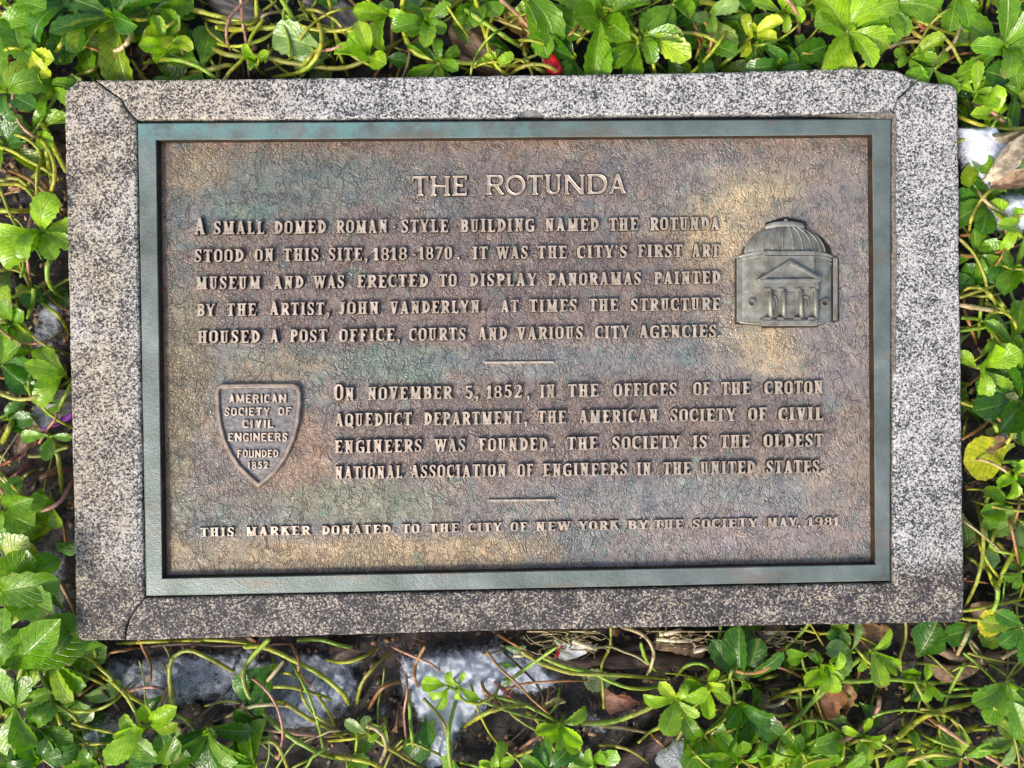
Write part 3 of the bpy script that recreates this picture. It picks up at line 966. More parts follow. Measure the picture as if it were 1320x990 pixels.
emb = empty('shield_emblem'); emb.parent = plaque
emb['label'] = 'shield of the American Society of Civil Engineers founded 1852'
z_s = Z_PANEL + .0034


def ring_mesh(name, outer, inner, z0, z1, zin, mats, bev=.0007):
    V = []; n = len(outer)
    def ring(pts, z, zz=None):
        for x, y in pts: p = P(x, y, z1); V.append((p.x, p.y, z))
    def lerp(t): return [(a[0] + (b[0] - a[0]) * t, a[1] + (b[1] - a[1]) * t) for a, b in zip(outer, inner)]
    ring(lerp(-.12), z0); ring(lerp(0), z1 - bev); ring(lerp(.2), z1); ring(lerp(.8), z1); ring(lerp(1), z1 - bev); ring(lerp(1.05), zin)
    F = [(r * n + k, r * n + (k + 1) % n, (r + 1) * n + (k + 1) % n, (r + 1) * n + k) for r in range(5) for k in range(n)]
    me = mesh(name, V, [f[::-1] for f in F], mats)
    if me.polygons[n * 2].normal.z < 0: me.flip_normals()
    return me


M_RIM = m_plain('shield_rim_bronze', (.31, .245, .19), .4, .45, .3, 120, .0004)
M_SHF = m_plain('shield_field_bronze', (.185, .172, .165), .42, .4, .3, 200, .0009)
obj('shield_rim', ring_mesh('shield_rim', shield_pts(0), shield_pts(5.2), Z_PANEL - .001, Z_PANEL + .0046, Z_PANEL + .0016, M_RIM), emb)
bar3('shield_field', shield_pts(5.0), Z_PANEL - .001, Z_PANEL + .0018, M_SHF, emb, .0003)
for w, a, b, yb, c in (('AMERICAN', 294.5, 369, 519.6, 11.4), ('SOCIETY', 289, 348, 536.2, 10.8), ('OF', 358.5, 376, 535.6, 10.8), ('CIVIL', 312, 353.6, 552.2, 11), ('ENGINEERS', 294, 370.5, 569, 11), ('FOUNDED', 306, 359, 590.2, 10.4), ('1852', 319, 345.5, 604.4, 9.2)):
    obj('word', word_mesh(w, a, b, yb, yb - .3, c, .0024, Z_PANEL + .0014, sans=True, gap=.13), emb)

# relief of the domed building
rel = empty('rotunda_relief'); rel.parent = plaque
rel['label'] = 'relief of a domed round building with a columned porch'
RX = 1014.0


def surf(name, fn, nu, nv, mat=M_REL, closed=False, parent=rel):
    V = [fn(a / nu, b / nv) for b in range(nv + 1) for a in range(nu + 1)]
    F = [(b * (nu + 1) + a, b * (nu + 1) + a + 1, (b + 1) * (nu + 1) + a + 1, (b + 1) * (nu + 1) + a) for b in range(nv) for a in range(nu)]
    me = mesh(name, V, F, mat, True)
    if sum(p.normal.z for p in me.polygons) < 0: me.flip_normals()
    return obj(name, me, parent)


def cyl(px, dz, py):
    """pixel + height above the panel -> point"""
    z = Z_PANEL + dz; p = P(px, py, Z_PANEL + .004); return (p.x, p.y, z)


DZ = .0095
def drum_pt(th, py_e, bulge, dr=0.0):
    return cyl(RX + (61 + dr) * math.sin(th), -.001 + (DZ + dr * .00012) * math.cos(th), py_e + bulge * math.cos(th))


surf('drum_wall', lambda u, v: drum_pt((u - .5) * math.pi, 332 + v * 83, -8 + v * 13), 40, 8)
for y, b, h, dr in ((331, -9, 3.5, 3.5), (336, -8.5, 2.0, 2.0), (341, -8, 1.6, 1.4), (381, -1, 1.0, .8), (412, 4.5, 3.0, 2.0)):
    surf('drum_band', lambda u, v, y=y, b=b, h=h, dr=dr: drum_pt((u - .5) * math.pi, y + h * v, b, dr * math.sin(math.pi * min(1, max(0, v)))), 36, 4)
surf('dome', lambda u, v: cyl(RX - 1 + 55.5 * math.cos(v * 1.18) * math.sin((u - .5) * math.pi), -.001 + .0100 * math.cos(v * 1.1) * math.cos((u - .5) * math.pi),
                              330 - 9 * math.cos(v * 1.1) * math.cos((u - .5) * math.pi) * .7 - 40 * math.sin(v * 1.18) * .96), 36, 14)


def tube(pts, r, sides=8, closed_ends=True, rn=None):
    """points -> tube verts/faces; r may be a list"""
    n = len(pts); V, F = [], []
    pts = [Vector(p) for p in pts]
    up = Vector((0, 0, 1))
    for k in range(n):
        t = (pts[min(n - 1, k + 1)] - pts[max(0, k - 1)])
        t = t.normalized() if t.length > 1e-9 else Vector((1, 0, 0))
        a = t.cross(up)
        a = a.normalized() if a.length > .05 else Vector((1, 0, 0))
        b = a.cross(t).normalized()
        rr = r[k] if isinstance(r, (list, tuple, np.ndarray)) else r
        for s in range(sides):
            q = 2 * math.pi * s / sides
            V.append(tuple(pts[k] + (a * math.cos(q) + b * math.sin(q)) * rr))
    for k in range(n - 1):
        for s in range(sides):
            s2 = (s + 1) % sides
            F.append((k * sides + s, k * sides + s2, (k + 1) * sides + s2, (k + 1) * sides + s))
    if closed_ends:
        F.append(tuple(range(sides))[::-1]); F.append(tuple((n - 1) * sides + s for s in range(sides)))
    return V, F


for a in (-66, -50, -34, -20, -7, 7, 20, 34, 50, 66):
    th = R_(a); pts = []
    for k in range(9):
        v = k / 8
        pts.append(cyl(RX - 1 + 56 * math.cos(v * 1.18) * math.sin(th), -.0008 + .0102 * math.cos(v * 1.1) * math.cos(th), 330 - 6.3 * math.cos(v * 1.1) * math.cos(th) - 38.4 * math.sin(v * 1.18)))
    V, F = tube(pts, .0008, 5)
    obj('dome_rib', mesh('dome_rib', V, F, M_REL, True), rel)
surf('lantern_ring', lambda u, v: cyl(RX - 1 + 24.5 * math.sin((u - .5) * math.pi) * (1 + .06 * math.sin(v * math.pi)), .0005 + .0052 * math.cos((u - .5) * math.pi) + .0008 * math.sin(v * math.pi), 293 - 4.5 * math.cos((u - .5) * math.pi) + v * 7 - 3), 24, 4)
surf('lantern_cap', lambda u, v: cyl(RX - 1 + 24.5 * math.sin((u - .5) * math.pi) * (1 - v), .0005 + .0052 * math.cos((u - .5) * math.pi * (1 - v)), 290 - 4.5 * math.cos((u - .5) * math.pi * (1 - v)) * (1 - v) - 1.5 * v), 20, 4)
bar3('finial', [(1010.5, 287), (1010.5, 284), (1012, 282), (1014.5, 282), (1016, 284), (1016, 287)], Z_PANEL, Z_PANEL + .005, M_REL, rel)
zb = Z_PANEL
def blk(name, x0, y0, x1, y1, h, bev=.0005, skew=0.0):
    if h > .006: h += .003
    return bar3(name, [(x0, y0), (x1, y0 + skew), (x1, y1 + skew), (x0, y1)], zb - .001, zb + h, M_REL, rel, bev)
blk('pilaster', 950, 333, 957.5, 415, .0026); blk('pilaster', 1074.5, 332, 1080, 413, .0026)
blk('attic_block', 987, 330, 1050, 372, .0070)
blk('attic_cornice', 984, 323.5, 1051, 328.5, .0086)
blk('attic_cornice', 987, 329.5, 1049, 331.5, .0078, .0003)
blk('porch_wall', 983, 364, 1053, 414, .0074)
blk('entablature', 981.5, 363, 1055.5, 372.5, .0108)
bar3('pediment', [(980, 363), (1018, 337.5), (1056.5, 361.5), (1056.5, 363)], zb - .001, zb + .0118, M_REL, rel, .0004)
def pedline(a, b, w, h, name='pediment_moulding'):
    v = Vector((b[0] - a[0], b[1] - a[1])).normalized(); n = Vector((-v.y, v.x)) * w / 2
    return bar3(name, [(a[0] + n.x, a[1] + n.y), (b[0] + n.x, b[1] + n.y), (b[0] - n.x, b[1] - n.y), (a[0] - n.x, a[1] - n.y)], zb, zb + h + .003, M_REL, rel, .0006)
pedline((979, 361.5), (1019, 337), 4.2, .0118); pedline((1017.5, 337), (1058, 360.5), 4.2, .0116); pedline((979, 362), (1058, 361), 4.0, .0122)
px_poly_slab('relief_outline', [(947.5, 334), (957, 330), (957, 322), (967, 308), (986, 297), (987, 287), (1011, 280), (1016, 280), (1040, 286), (1041, 297), (1060, 306), (1071, 320), (1073, 329), (1081.5, 332), (1082, 414), (1056, 420), (1054, 422), (982, 423), (980, 420), (948, 418)], Z_PANEL + .0016, .003, M_GROOVE, rel, .0008)  # thin dark plate added as an outline around the relief
for x in (989.5, 1006.5, 1028.5, 1047):
    V, F = tube([cyl(x, .0120, 374), cyl(x, .0120, 411)], [.0022, .0025], 10)
    obj('column', mesh('column', V, F, M_REL, True), rel)
    blk('capital', x - 4, 371.5, x + 4, 375, .0125, .0003); blk('column_base', x - 4.3, 409, x + 4.3, 412, .0125, .0003)
blk('door', 1012, 377, 1024.5, 411, .0086, .0003); blk('door_panel', 1014, 379.5, 1022.5, 390, .0094, .0003); blk('door_panel', 1014, 393, 1022.5, 408, .0094, .0003)


def oval_ring(name, cx, cy, rx, ry, z0, z1, t=1.4):
    o = [(cx + rx * math.cos(q * math.pi / 9), cy + ry * math.sin(q * math.pi / 9)) for q in range(18)]
    i_ = [(cx + (rx - t) * math.cos(q * math.pi / 9), cy + (ry - t) * math.sin(q * math.pi / 9)) for q in range(18)]
    obj(name, ring_mesh(name, o, i_, z0, z1, z0 + .0002, M_REL, .0004), rel)


oval_ring('niche', 997.5, 390, 5, 9, zb + .0102, zb + .0126); oval_ring('niche', 1038.5, 390, 5, 9, zb + .0102, zb + .0126)
for x in (997.5, 1038.5): bar3('niche_figure', [(x - 1.6, 397), (x - 1.2, 386), (x + 1.2, 386), (x + 1.8, 397)], zb + .006, zb + .0122, M_REL, rel, .0005)
oval_ring('medallion', 969.5, 390, 5.2, 5, zb + .0055, zb + .0092, 1.6); oval_ring('medallion', 1063.5, 390, 5.2, 5, zb + .0045, zb + .0086, 1.6)
blk('porch_step', 982, 411.5, 1054, 419.5, .0108); blk('porch_step', 984, 413, 1051, 415, .0118, .0003)

# ------------------------------------------------------------------ planting
TONE = {'D': ((.055, .185, .008), 'deep green'), 'M': ((.15, .33, .010), 'mid green'), 'B': ((.33, .56, .020), 'bright green'),
        'Y': ((.48, .56, .025), 'yellow-green'), 'P': ((.24, .38, .10), 'pale green'), 'F': ((.22, .32, .20), 'frosted green')}
M_PER_PX = 1 / 1230


def leaf_mesh(seed, wid, arch, cup, tooth, twist=0.0, nl=15, nw=6, ragged=0.0):
    r = random.Random(seed); V, UVs = [], []
    rg = [[r.uniform(-1, 1) for _ in range(60)] for _ in (0, 1)]
    y = z = 0.0; ang = 0.0; px_, pz = 0.0, 0.0
    ds = 1.0 / nl; ph = r.random() * 6
    for k in range(nl + 1):
        t = k / nl
        if t < .2: w = .035 + .03 * (t / .2) ** 2 * 2
        else:
            s = (t - .2) / .8
            w = .095 + (wid - .095) * math.sin(min(1, s / .58) * math.pi / 2) ** 1.3 if s < .58 else wid * math.sqrt(max(0, 1 - ((s - .58) / .42) ** 2.3)) 
        w = max(w, .012)
        tw = twist * t
        for a in range(nw + 1):
            u = a / nw * 2 - 1
            ww = w
            if abs(u) == 1 and t > .5 and tooth and k < nl: ww = w * (1 + tooth * (1 if k % 2 else -1))
            if ragged: ww = w * (1 + ragged * abs(u) ** 2 * (rg[u > 0][k] * .22 + rg[u > 0][k // 4 + 30] * (1 - k % 4 / 4) + rg[u > 0][k // 4 + 31] * (k % 4 / 4)))
            x = u * ww; dz = cup * (abs(u) ** 1.6) * w + .010 * math.sin(t * 15 + ph) * abs(u) - .012 * (1 - min(1, abs(u) * 5)) + .02 * math.sin(3.1 * u + t * 5 + ph) * w
            x2, z2 = x * math.cos(tw) - dz * math.sin(tw), x * math.sin(tw) + dz * math.cos(tw)
            V.append((x2 + .02 * math.sin(t * 3 + ph), y - z2 * math.sin(ang), z + z2 * math.cos(ang))); UVs.append((.5 + u / 2, t))
        ang = arch[0] + (arch[1] - arch[0]) * t
        y += ds * math.cos(ang); z += ds * math.sin(ang)
    n = nw + 1
    F = [(k * n + a, k * n + a + 1, (k + 1) * n + a + 1, (k + 1) * n + a) for k in range(nl) for a in range(nw)]
    return mesh('leaf', V, F, M_LEAF, True, UVs)


LEAVES = {'flat': [], 'curl': [], 'fold': [], 'round': []}
for s in range(5): LEAVES['flat'].append(leaf_mesh(s, random.uniform(.19, .25), (random.uniform(.05, .35), random.uniform(-.5, -.1)), random.uniform(.05, .35), .09))
for s in range(4): LEAVES['curl'].append(leaf_mesh(20 + s, random.uniform(.18, .25), (random.uniform(.4, .9), random.uniform(-1.9, -1.1)), random.uniform(.1, .5), .07, random.uniform(-.5, .5)))
for s in range(3): LEAVES['fold'].append(leaf_mesh(40 + s, .23, (.2, random.uniform(-.8, -.3)), random.uniform(.8, 1.25), .06, random.uniform(-.7, .7)))
for s in range(3): LEAVES['round'].append(leaf_mesh(60 + s, random.uniform(.28, .35), (.25, -.5), random.uniform(.1, .3), .06))
BUDS = [leaf_mesh(80 + s, .17, (.9, .1), .7, .0, 0, 6, 2) for s in range(2)]
_vc = {}


def vco(me):
    if me.name not in _vc:
        a = np.empty(len(me.vertices) * 3); me.vertices.foreach_get('co', a); _vc[me.name] = a.reshape(-1, 3)
    return _vc[me.name]


SX0, SY1 = P(86, 105, Z_STONE).x, P(600, 96, Z_STONE).y
SX1, SY0 = P(1240, 600, Z_STONE).x, P(600, 815, Z_STONE).y


def in_stone(p, m=0.0): return (p[:, 0] > SX0 - m) & (p[:, 0] < SX1 + m) & (p[:, 1] > SY0 - m) & (p[:, 1] < SY1 + m)


def leaf_matrix(c, az, el, L, roll):
    d = Vector((math.cos(el) * math.cos(az), math.cos(el) * math.sin(az), math.sin(el)))
    x = d.cross(Vector((0, 0, 1)))
    x = x.normalized() if x.length > .02 else Vector((1, 0, 0))
    zz = x.cross(d).normalized()
    x2 = x * math.cos(roll) + zz * math.sin(roll); z2 = x2.cross(d)
    M = Matrix(((x2.x, d.x, z2.x, 0), (x2.y, d.y, z2.y, 0), (x2.z, d.z, z2.z, 0), (0, 0, 0, 1)))
    return Matrix.Translation(c) @ M @ Matrix.Scale(L, 4)


_labels = {}
TOPW = [(60, 'beyond the corner crack'), (190, 'above the top left crack'), (300, 'above the word small'), (400, 'above the word domed'), (480, 'above the word Roman'), (570, 'above the word style'), (660, 'above the word building'),
        (770, 'above the word named'), (850, 'above the second The'), (935, 'above the first-line Rotunda'), (1030, 'above the dome'), (1120, 'above the frame corner'), (1200, 'by the chipped corner')]
BOTW = [(60, 'left of the lower corner'), (180, 'below the lower left crack'), (308, 'below the word This'), (405, 'below the word Marker'), (508, 'below the word Donated'), (600, 'below the words To The'), (650, 'below the word City'), (740, 'below the word New'),
        (803, 'below the word York'), (880, 'below the words By The'), (982, 'below the word Society'), (1038, 'below the word May'), (1095, 'below the date 1981'), (1180, 'below the frame corner'), (1245, 'below the lower right corner')]
SIDE = [(60, 'the photo top'), (140, 'the top slab'), (205, 'the frame top'), (262, 'the heading'), (310, 'the first line'), (346, 'the word Stood'), (381, 'the word Museum'), (416, 'the fourth line'), (455, 'the word Housed'), (485, 'the upper dividing line'), (523, 'the word November'),
        (557, 'the word Aqueduct'), (592, 'the word Engineers'), (625, 'the ninth line'), (660, 'the lower dividing line'), (710, 'the last line'), (765, 'the frame bottom'), (830, 'the lower slab')]


def where(px, py):
    def pick(tb, v, last):
        for t, s in tb:
            if v < t: return s
        return last
    if py < 108 and 86 < px < 1240:
        return pick(TOPW, px, 'by the upper right corner'), ('touching the stone' if py > 72 else 'at the photo edge' if py < 28 else 'midway out')
    if py > 805:
        s = pick(BOTW, px, 'right of the lower corner')
        return s, ('beside the stone' if py < 858 else 'at the photo edge' if py > 945 else 'midway out')
    if px < 400: return 'left of ' + pick(SIDE, py, 'the lower slab'), ('beside the stone' if px > 55 else 'at the photo edge')
    return 'right of ' + pick(SIDE, py, 'the lower slab'), ('beside the stone' if px < 1275 else 'at the photo edge')


ADJ = ['', 'upper ', 'lower ', 'short ', 'long ', 'slanting ', 'bent ', 'thicker ', 'thinner ']


def unique(look, px, py, extras=()):
    a, b = where(px, py)
    cands = [f'{look} {b} {a}'] + [f'{look} {e} {b} {a}' for e in extras]
    for c in cands:
        if c not in _labels:
            _labels[c] = 1; return c
    k = 2
    while True:
        c = f'{look}, {["second", "third", "fourth", "fifth", "sixth", "seventh", "eighth", "ninth", "tenth", "eleventh"][k - 2]} one {b} {a}'
        if c not in _labels:
            _labels[c] = 1; return c
        k += 1


NUMW = {1: 'one-leaved', 2: 'two-leaved', 3: 'three-leaved', 4: 'four-leaved', 5: 'five-leaved', 6: 'six-leaved', 7: 'seven-leaved', 8: 'eight-leaved', 9: 'nine-leaved', 10: 'ten-leaved', 11: 'eleven-leaved'}


def sprig(px, py, z, Lpx, n, tone, az=(0, 360), el=(2, 45), kinds='fffcor', stem=None, bud=True, label=None):
    c = P(px, py, z); L = Lpx * M_PER_PX * .90
    root = empty('pachysandra_sprig', c)
    nm = TONE[tone][1]; n0 = n
    size = 'small' if Lpx < 42 else 'large' if Lpx > 68 else ''
    look = f'{size} {nm} sprig'.strip()
    root['label'] = label or unique(look, px, py)
    root['category'] = 'plant'; root['group'] = 'sprigs of evergreen ground cover around the stone'
    el = (el[0] - 4, el[1] + 14)
    made = 0
    for k in range(n):
        f = (k + .5) / n
        a = R_(az[0] + (az[1] - az[0]) * f + random.uniform(-.3, .3) * (az[1] - az[0]) / n)
        e = R_(random.uniform(*el)); ll = L * random.uniform(.75, 1.25)
        kd = {'f': 'flat', 'c': 'curl', 'o': 'fold', 'r': 'round'}[random.choice(kinds + 'fco')]
        me = random.choice(LEAVES[kd]); roll = random.uniform(-.5, .5)
        lc = c + Vector((math.cos(a), math.sin(a), 0)) * .0015 + Vector((0, 0, random.uniform(-.004, .004)))
        for _ in range(14):
            M = leaf_matrix(lc, a, e, ll, roll)
            W = vco(me) @ np.array(M.to_3x3()).T + np.array(M.translation)
            if not (in_stone(W) & (W[:, 2] > .0565)).any(): break
            e -= R_(7); roll *= .6
            if _ == 7: me = random.choice(LEAVES['flat'])
        else: continue
        o = obj('leaf', me, root)
        o.matrix_local = Matrix.Translation(-c) @ M
        cc = np.array(TONE[tone][0]) * random.uniform(.8, 1.25)
        if random.random() < .22: cc = cc * .6 + np.array(TONE[random.choice('MBY')][0]) * .4
        o.color = (*cc, 1); made += 1
    if bud:
        for k in range(3):
            M = leaf_matrix(c + Vector((0, 0, .001)), R_(random.uniform(0, 360)), R_(random.uniform(35, 70)), L * .26, 0)
            o = obj('young_leaf', BUDS[k % 2], root); o.matrix_local = Matrix.Translation(-c) @ M
            o.color = (*TONE['B'][0], 1)
    # the stalk that carries it
    b = stem if stem is not None else (random.uniform(-18, 18), random.uniform(-18, 18))
    g0 = P(px + b[0], py + b[1], .004)
    mid = (c + g0) / 2 + Vector((random.uniform(-.006, .006), random.uniform(-.006, .006), 0))
    pts = [c * (1 - t) ** 2 + mid * 2 * t * (1 - t) + g0 * t * t for t in [q / 6 for q in range(7)]]
    V, F = tube([p - c for p in pts], [.0016 + .0006 * q / 6 for q in range(7)], 7)
    o = obj('stalk', mesh('stalk', V, F, M_STEM, True), root); o.color = (.30, .36, .06, 1)
    return root


SPR = [
 # px, py, z, leaf px, n, tone, az range (0 right, 90 up), elevation, kinds
 (148, 24, .052, 80, 9, 'D', (180, 540), (0, 25), 'ffo'), (14, 8, .05, 72, 5, 'M', (250, 380), (0, 20), 'fr'), (38, 68, .052, 62, 3, 'Y', (270, 350), (0, 20), 'cr'),
 (44, 168, .035, 48, 3, 'B', (300, 420), (5, 25), 'r'), (98, 8, .04, 75, 4, 'D', (200, 290), (0, 20), 'fr'), (216, 62, .048, 42, 6, 'B', (0, 360), (10, 55), 'cr'),
 (196, 14, .046, 66, 4, 'M', (270, 400), (0, 30), 'fr'), (232, 50, .044, 40, 3, 'Y', (150, 330), (20, 60), 'co'), (330, 82, .040, 26, 5, 'B', (0, 360), (10, 60), 'co'),
 (424, 70, .034, 66, 3, 'P', (150, 215), (0, 12), 'r'), (475, 72, .045, 46, 5, 'B', (60, 330), (10, 55), 'cro'), (500, 18, .045, 50, 4, 'B', (180, 360), (10, 45), 'co'),
 (548, 32, .045, 52, 6, 'M', (120, 400), (5, 45), 'rc'), (566, 82, .040, 42, 6, 'M', (180, 540), (0, 50), 'rfo'), (640, 88, .044, 32, 6, 'B', (0, 180), (10, 50), 'co'),
 (676, 2, .050, 92, 3, 'M', (275, 340), (0, 18), 'rf'), (775, 24, .055, 76, 8, 'M', (150, 510), (10, 50), 'fo'), (822, 55, .046, 58, 7, 'M', (60, 380), (0, 40), 'cfo'),
 (828, 44, .050, 64, 2, 'B', (310, 370), (0, 10), 'r'), (868, 6, .046, 56, 5, 'M', (200, 380), (0, 40), 'fo'), (915, 18, .042, 50, 4, 'P', (200, 380), (0, 30), 'fr'),
 (968, 48, .046, 42, 5, 'Y', (0, 360), (10, 60), 'co'), (975, 62, .036, 76, 3, 'D', (250, 330), (0, 15), 'rf'), (1008, 18, .044, 46, 6, 'B', (0, 360), (5, 45), 'fr'),
 (1092, 40, .055, 72, 9, 'B', (90, 440), (5, 40), 'rcf'), (1138, 6, .052, 72, 5, 'M', (210, 350), (0, 30), 'f'), (1172, 74, .044, 48, 5, 'M', (160, 400), (0, 50), 'oc'),
 (1206, 88, .046, 48, 4, 'M', (40, 330), (5, 40), 'cr'), (1232, -6, .046, 55, 3, 'M', (240, 320), (0, 20), 'r'), (1288, 66, .052, 62, 9, 'M', (0, 350), (0, 35), 'fr'),
 (1314, 30, .044, 46, 5, 'B', (120, 300), (0, 45), 'fc'), (1000, 82, .034, 62, 5, 'D', (100, 420), (0, 25), 'rf'), (905, 60, .032, 56, 5, 'D', (0, 360), (0, 30), 'rf'),
 (740, 78, .032, 60, 4, 'D', (100, 300), (0, 20), 'rf'), (260, 90, .030, 55, 5, 'M', (40, 300), (0, 20), 'rf'), (615, 6, .036, 50, 5, 'M', (150, 400), (0, 30), 'rf'),
 # right side
 (1256, 122, .044, 42, 6, 'B', (0, 360), (0, 55), 'cfo'), (1272, 152, .040, 46, 5, 'B', (20, 340), (0, 45), 'co'), (1308, 110, .036, 60, 5, 'D', (90, 400), (0, 25), 'rf'), (1252, 205, .040, 52, 3, 'M', (230, 330), (0, 50), 'o'),
 (1322, 138, .046, 42, 4, 'M', (40, 200), (0, 40), 'of'), (1272, 262, .038, 62, 4, 'D', (130, 260), (0, 20), 'rf'), (1306, 290, .048, 42, 4, 'B', (60, 260), (10, 50), 'rc'),
 (1255, 330, .034, 48, 5, 'M', (0, 360), (0, 30), 'rf'), (1308, 345, .038, 56, 5, 'M', (60, 300), (0, 30), 'rf'), (1262, 372, .030, 55, 4, 'D', (30, 180), (0, 20), 'rf'), (1262, 474, .048, 46, 6, 'B', (0, 360), (5, 55), 'fr'),
 (1306, 440, .046, 55, 5, 'M', (60, 330), (0, 30), 'f'), (1318, 520, .046, 70, 5, 'D', (110, 260), (0, 25), 'fr'), (1290, 540, .040, 40, 4, 'F', (60, 300), (0, 30), 'rf'), (1302, 612, .046, 34, 8, 'B', (30, 300), (10, 60), 'o'),
 (1294, 652, .038, 60, 3, 'M', (130, 230), (0, 15), 'r'), (1316, 672, .036, 46, 4, 'P', (120, 300), (0, 20), 'r'), (1318, 735, .040, 36, 4, 'M', (90, 270), (0, 40), 'f'), (1318, 808, .044, 52, 4, 'D', (120, 280), (0, 20), 'rf'),
 # bottom right
 (1122, 838, .046, 44, 5, 'B', (200, 450), (0, 40), 'rfc'), (1066, 858, .046, 38, 9, 'B', (60, 420), (0, 55), 'rf'), (1096, 838, .038, 40, 4, 'P', (60, 240), (0, 30), 'r'), (1192, 878, .044, 26, 4, 'B', (30, 330), (10, 50), 'r'),
 (1298, 880, .050, 68, 5, 'M', (170, 350), (0, 20), 'r'), (1310, 950, .044, 55, 5, 'P', (90, 300), (0, 25), 'rf'), (1240, 978, .046, 48, 4, 'M', (30, 200), (0, 25), 'r'), (1180, 975, .038, 50, 5, 'M', (0, 360), (0, 35), 'rf'),
 (1112, 948, .040, 34, 6, 'B', (0, 360), (0, 55), 'cf'), (958, 878, .046, 80, 5, 'D', (35, 135), (5, 25), 'rf'), (872, 900, .050, 44, 7, 'B', (0, 360), (0, 35), 'rf'), (912, 884, .046, 40, 6, 'B', (0, 360), (10, 50), 'of'),
 (955, 905, .044, 60, 5, 'D', (200, 360), (0, 40), 'co'), (950, 975, .048, 62, 7, 'M', (30, 220), (0, 35), 'rfc'), (1035, 968, .048, 60, 7, 'M', (20, 210), (0, 40), 'ofc'), (990, 985, .044, 48, 6, 'B', (20, 200), (0, 50), 'o'),
 (905, 950, .036, 52, 4, 'M', (20, 330), (0, 30), 'r'), (1080, 990, .036, 60, 5, 'M', (20, 180), (0, 30), 'rf'), (1042, 842, .030, 40, 2, 'M', (150, 210), (0, 10), 'r'),
 # bottom centre
 (722, 934, .050, 40, 6, 'B', (150, 420), (0, 50), 'oc'), (706, 992, .042, 58, 5, 'D', (40, 200), (0, 25), 'r'), (765, 985, .038, 40, 5, 'M', (20, 200), (0, 40), 'rf'), (578, 884, .044, 34, 3, 'B', (150, 260), (0, 20), 'r'),
 (592, 883, .050, 27, 4, 'B', (-60, 290), (0, 20), 'f'), (496, 936, .040, 34, 3, 'B', (120, 340), (0, 25), 'r'), (475, 945, .038, 34, 2, 'P', (80, 170), (0, 15), 'r'), (640, 985, .042, 32, 5, 'B', (20, 200), (10, 60), 'co'),
 # bottom left
 (356, 856, .026, 62, 3, 'D', (200, 262), (0, 12), 'fr'), (332, 930, .030, 44, 4, 'D', (60, 260), (0, 30), 'rc'), (268, 940, .046, 62, 7, 'D', (180, 380), (0, 30), 'rf'), (190, 935, .044, 50, 6, 'B', (-30, 250), (0, 45), 'rco'), (330, 985, .040, 60, 5, 'M', (60, 200), (0, 35), 'f'),
 (215, 985, .042, 60, 5, 'D', (20, 180), (0, 30), 'fr'), (128, 985, .040, 44, 6, 'M', (20, 200), (0, 45), 'fc'), (6, 862, .060, 96, 4, 'M', (10, 100), (0, 14), 'r'), (4, 760, .060, 92, 4, 'M', (-15, 60), (0, 14), 'r'),
 (64, 850, .042, 66, 5, 'M', (-110, 60), (0, 25), 'rf'), (20, 912, .050, 70, 6, 'M', (-120, 110), (0, 30), 'rf'), (52, 930, .036, 54, 6, 'M', (-100, 100), (0, 30), 'rf'), (55, 978, .042, 50, 6, 'D', (0, 200), (0, 30), 'rf'), (100, 900, .030, 50, 4, 'P', (-60, 160), (0, 15), 'r'),
 # left side
 (54, 300, .052, 68, 7, 'B', (185, 420), (5, 40), 'fcr'), (8, 118, .050, 66, 5, 'D', (-110, 110), (0, 30), 'rf'), (4, 190, .036, 52, 4, 'D', (-60, 100), (0, 20), 'rf'), (4, 40, .046, 70, 4, 'M', (-60, 60), (0, 25), 'r'),
 (62, 112, .044, 46, 4, 'M', (180, 400), (0, 30), 'r'), (12, 420, .044, 55, 5, 'M', (-70, 110), (0, 30), 'rf'), (2, 470, .046, 52, 4, 'D', (-50, 80), (0, 20), 'r'), (84, 482, .048, 50, 5, 'B', (110, 260), (0, 40), 'rc'),
 (66, 562, .044, 34, 4, 'M', (150, 380), (0, 40), 'f'), (34, 692, .046, 40, 5, 'Y', (-90, 250), (0, 20), 'f'), (4, 660, .054, 62, 5, 'M', (-100, 90), (0, 30), 'rf'), (70, 650, .040, 36, 5, 'B', (90, 300), (0, 45), 'rc'), (8, 720, .046, 50, 4, 'P', (-80, 60), (0, 20), 'r'),
 (50, 370, .034, 34, 3, 'D', (180, 300), (0, 20), 'r'), (78, 520, .036, 30, 3, 'M', (90, 240), (0, 40), 'f'), (10, 540, .030, 36, 3, 'D', (-60, 60), (0, 20), 'r'),
]
for s in SPR:
    sprig(*s)

# runners: (width px, tone, [(px, py, z) ...]) along the stems the photograph shows
STC = {'Y': ((.40, .42, .035), 'yellow-green'), 'G': ((.24, .38, .035), 'green'), 'R': ((.40, .10, .085), 'reddish'), 'K': ((.55, .27, .21), 'pinkish'), 'O': ((.36, .17, .06), 'orange-brown'), 'W': ((.07, .03, .022), 'dark brown'),
       'T': ((.45, .36, .20), 'tan'), 'A': ((.33, .33, .05), 'olive')}


def catmull(pts, per=5):
    p = [pts[0]] + list(pts) + [pts[-1]]; out = []
    for k in range(1, len(p) - 2):
        for q in range(per):
            t = q / per
            out.append(.5 * (2 * p[k] + (p[k + 1] - p[k - 1]) * t + (2 * p[k - 1] - 5 * p[k] + 4 * p[k + 1] - p[k + 2]) * t * t + (3 * p[k] - p[k - 1] - 3 * p[k + 1] + p[k + 2]) * t ** 3))
    out.append(Vector(pts[-1])); return out


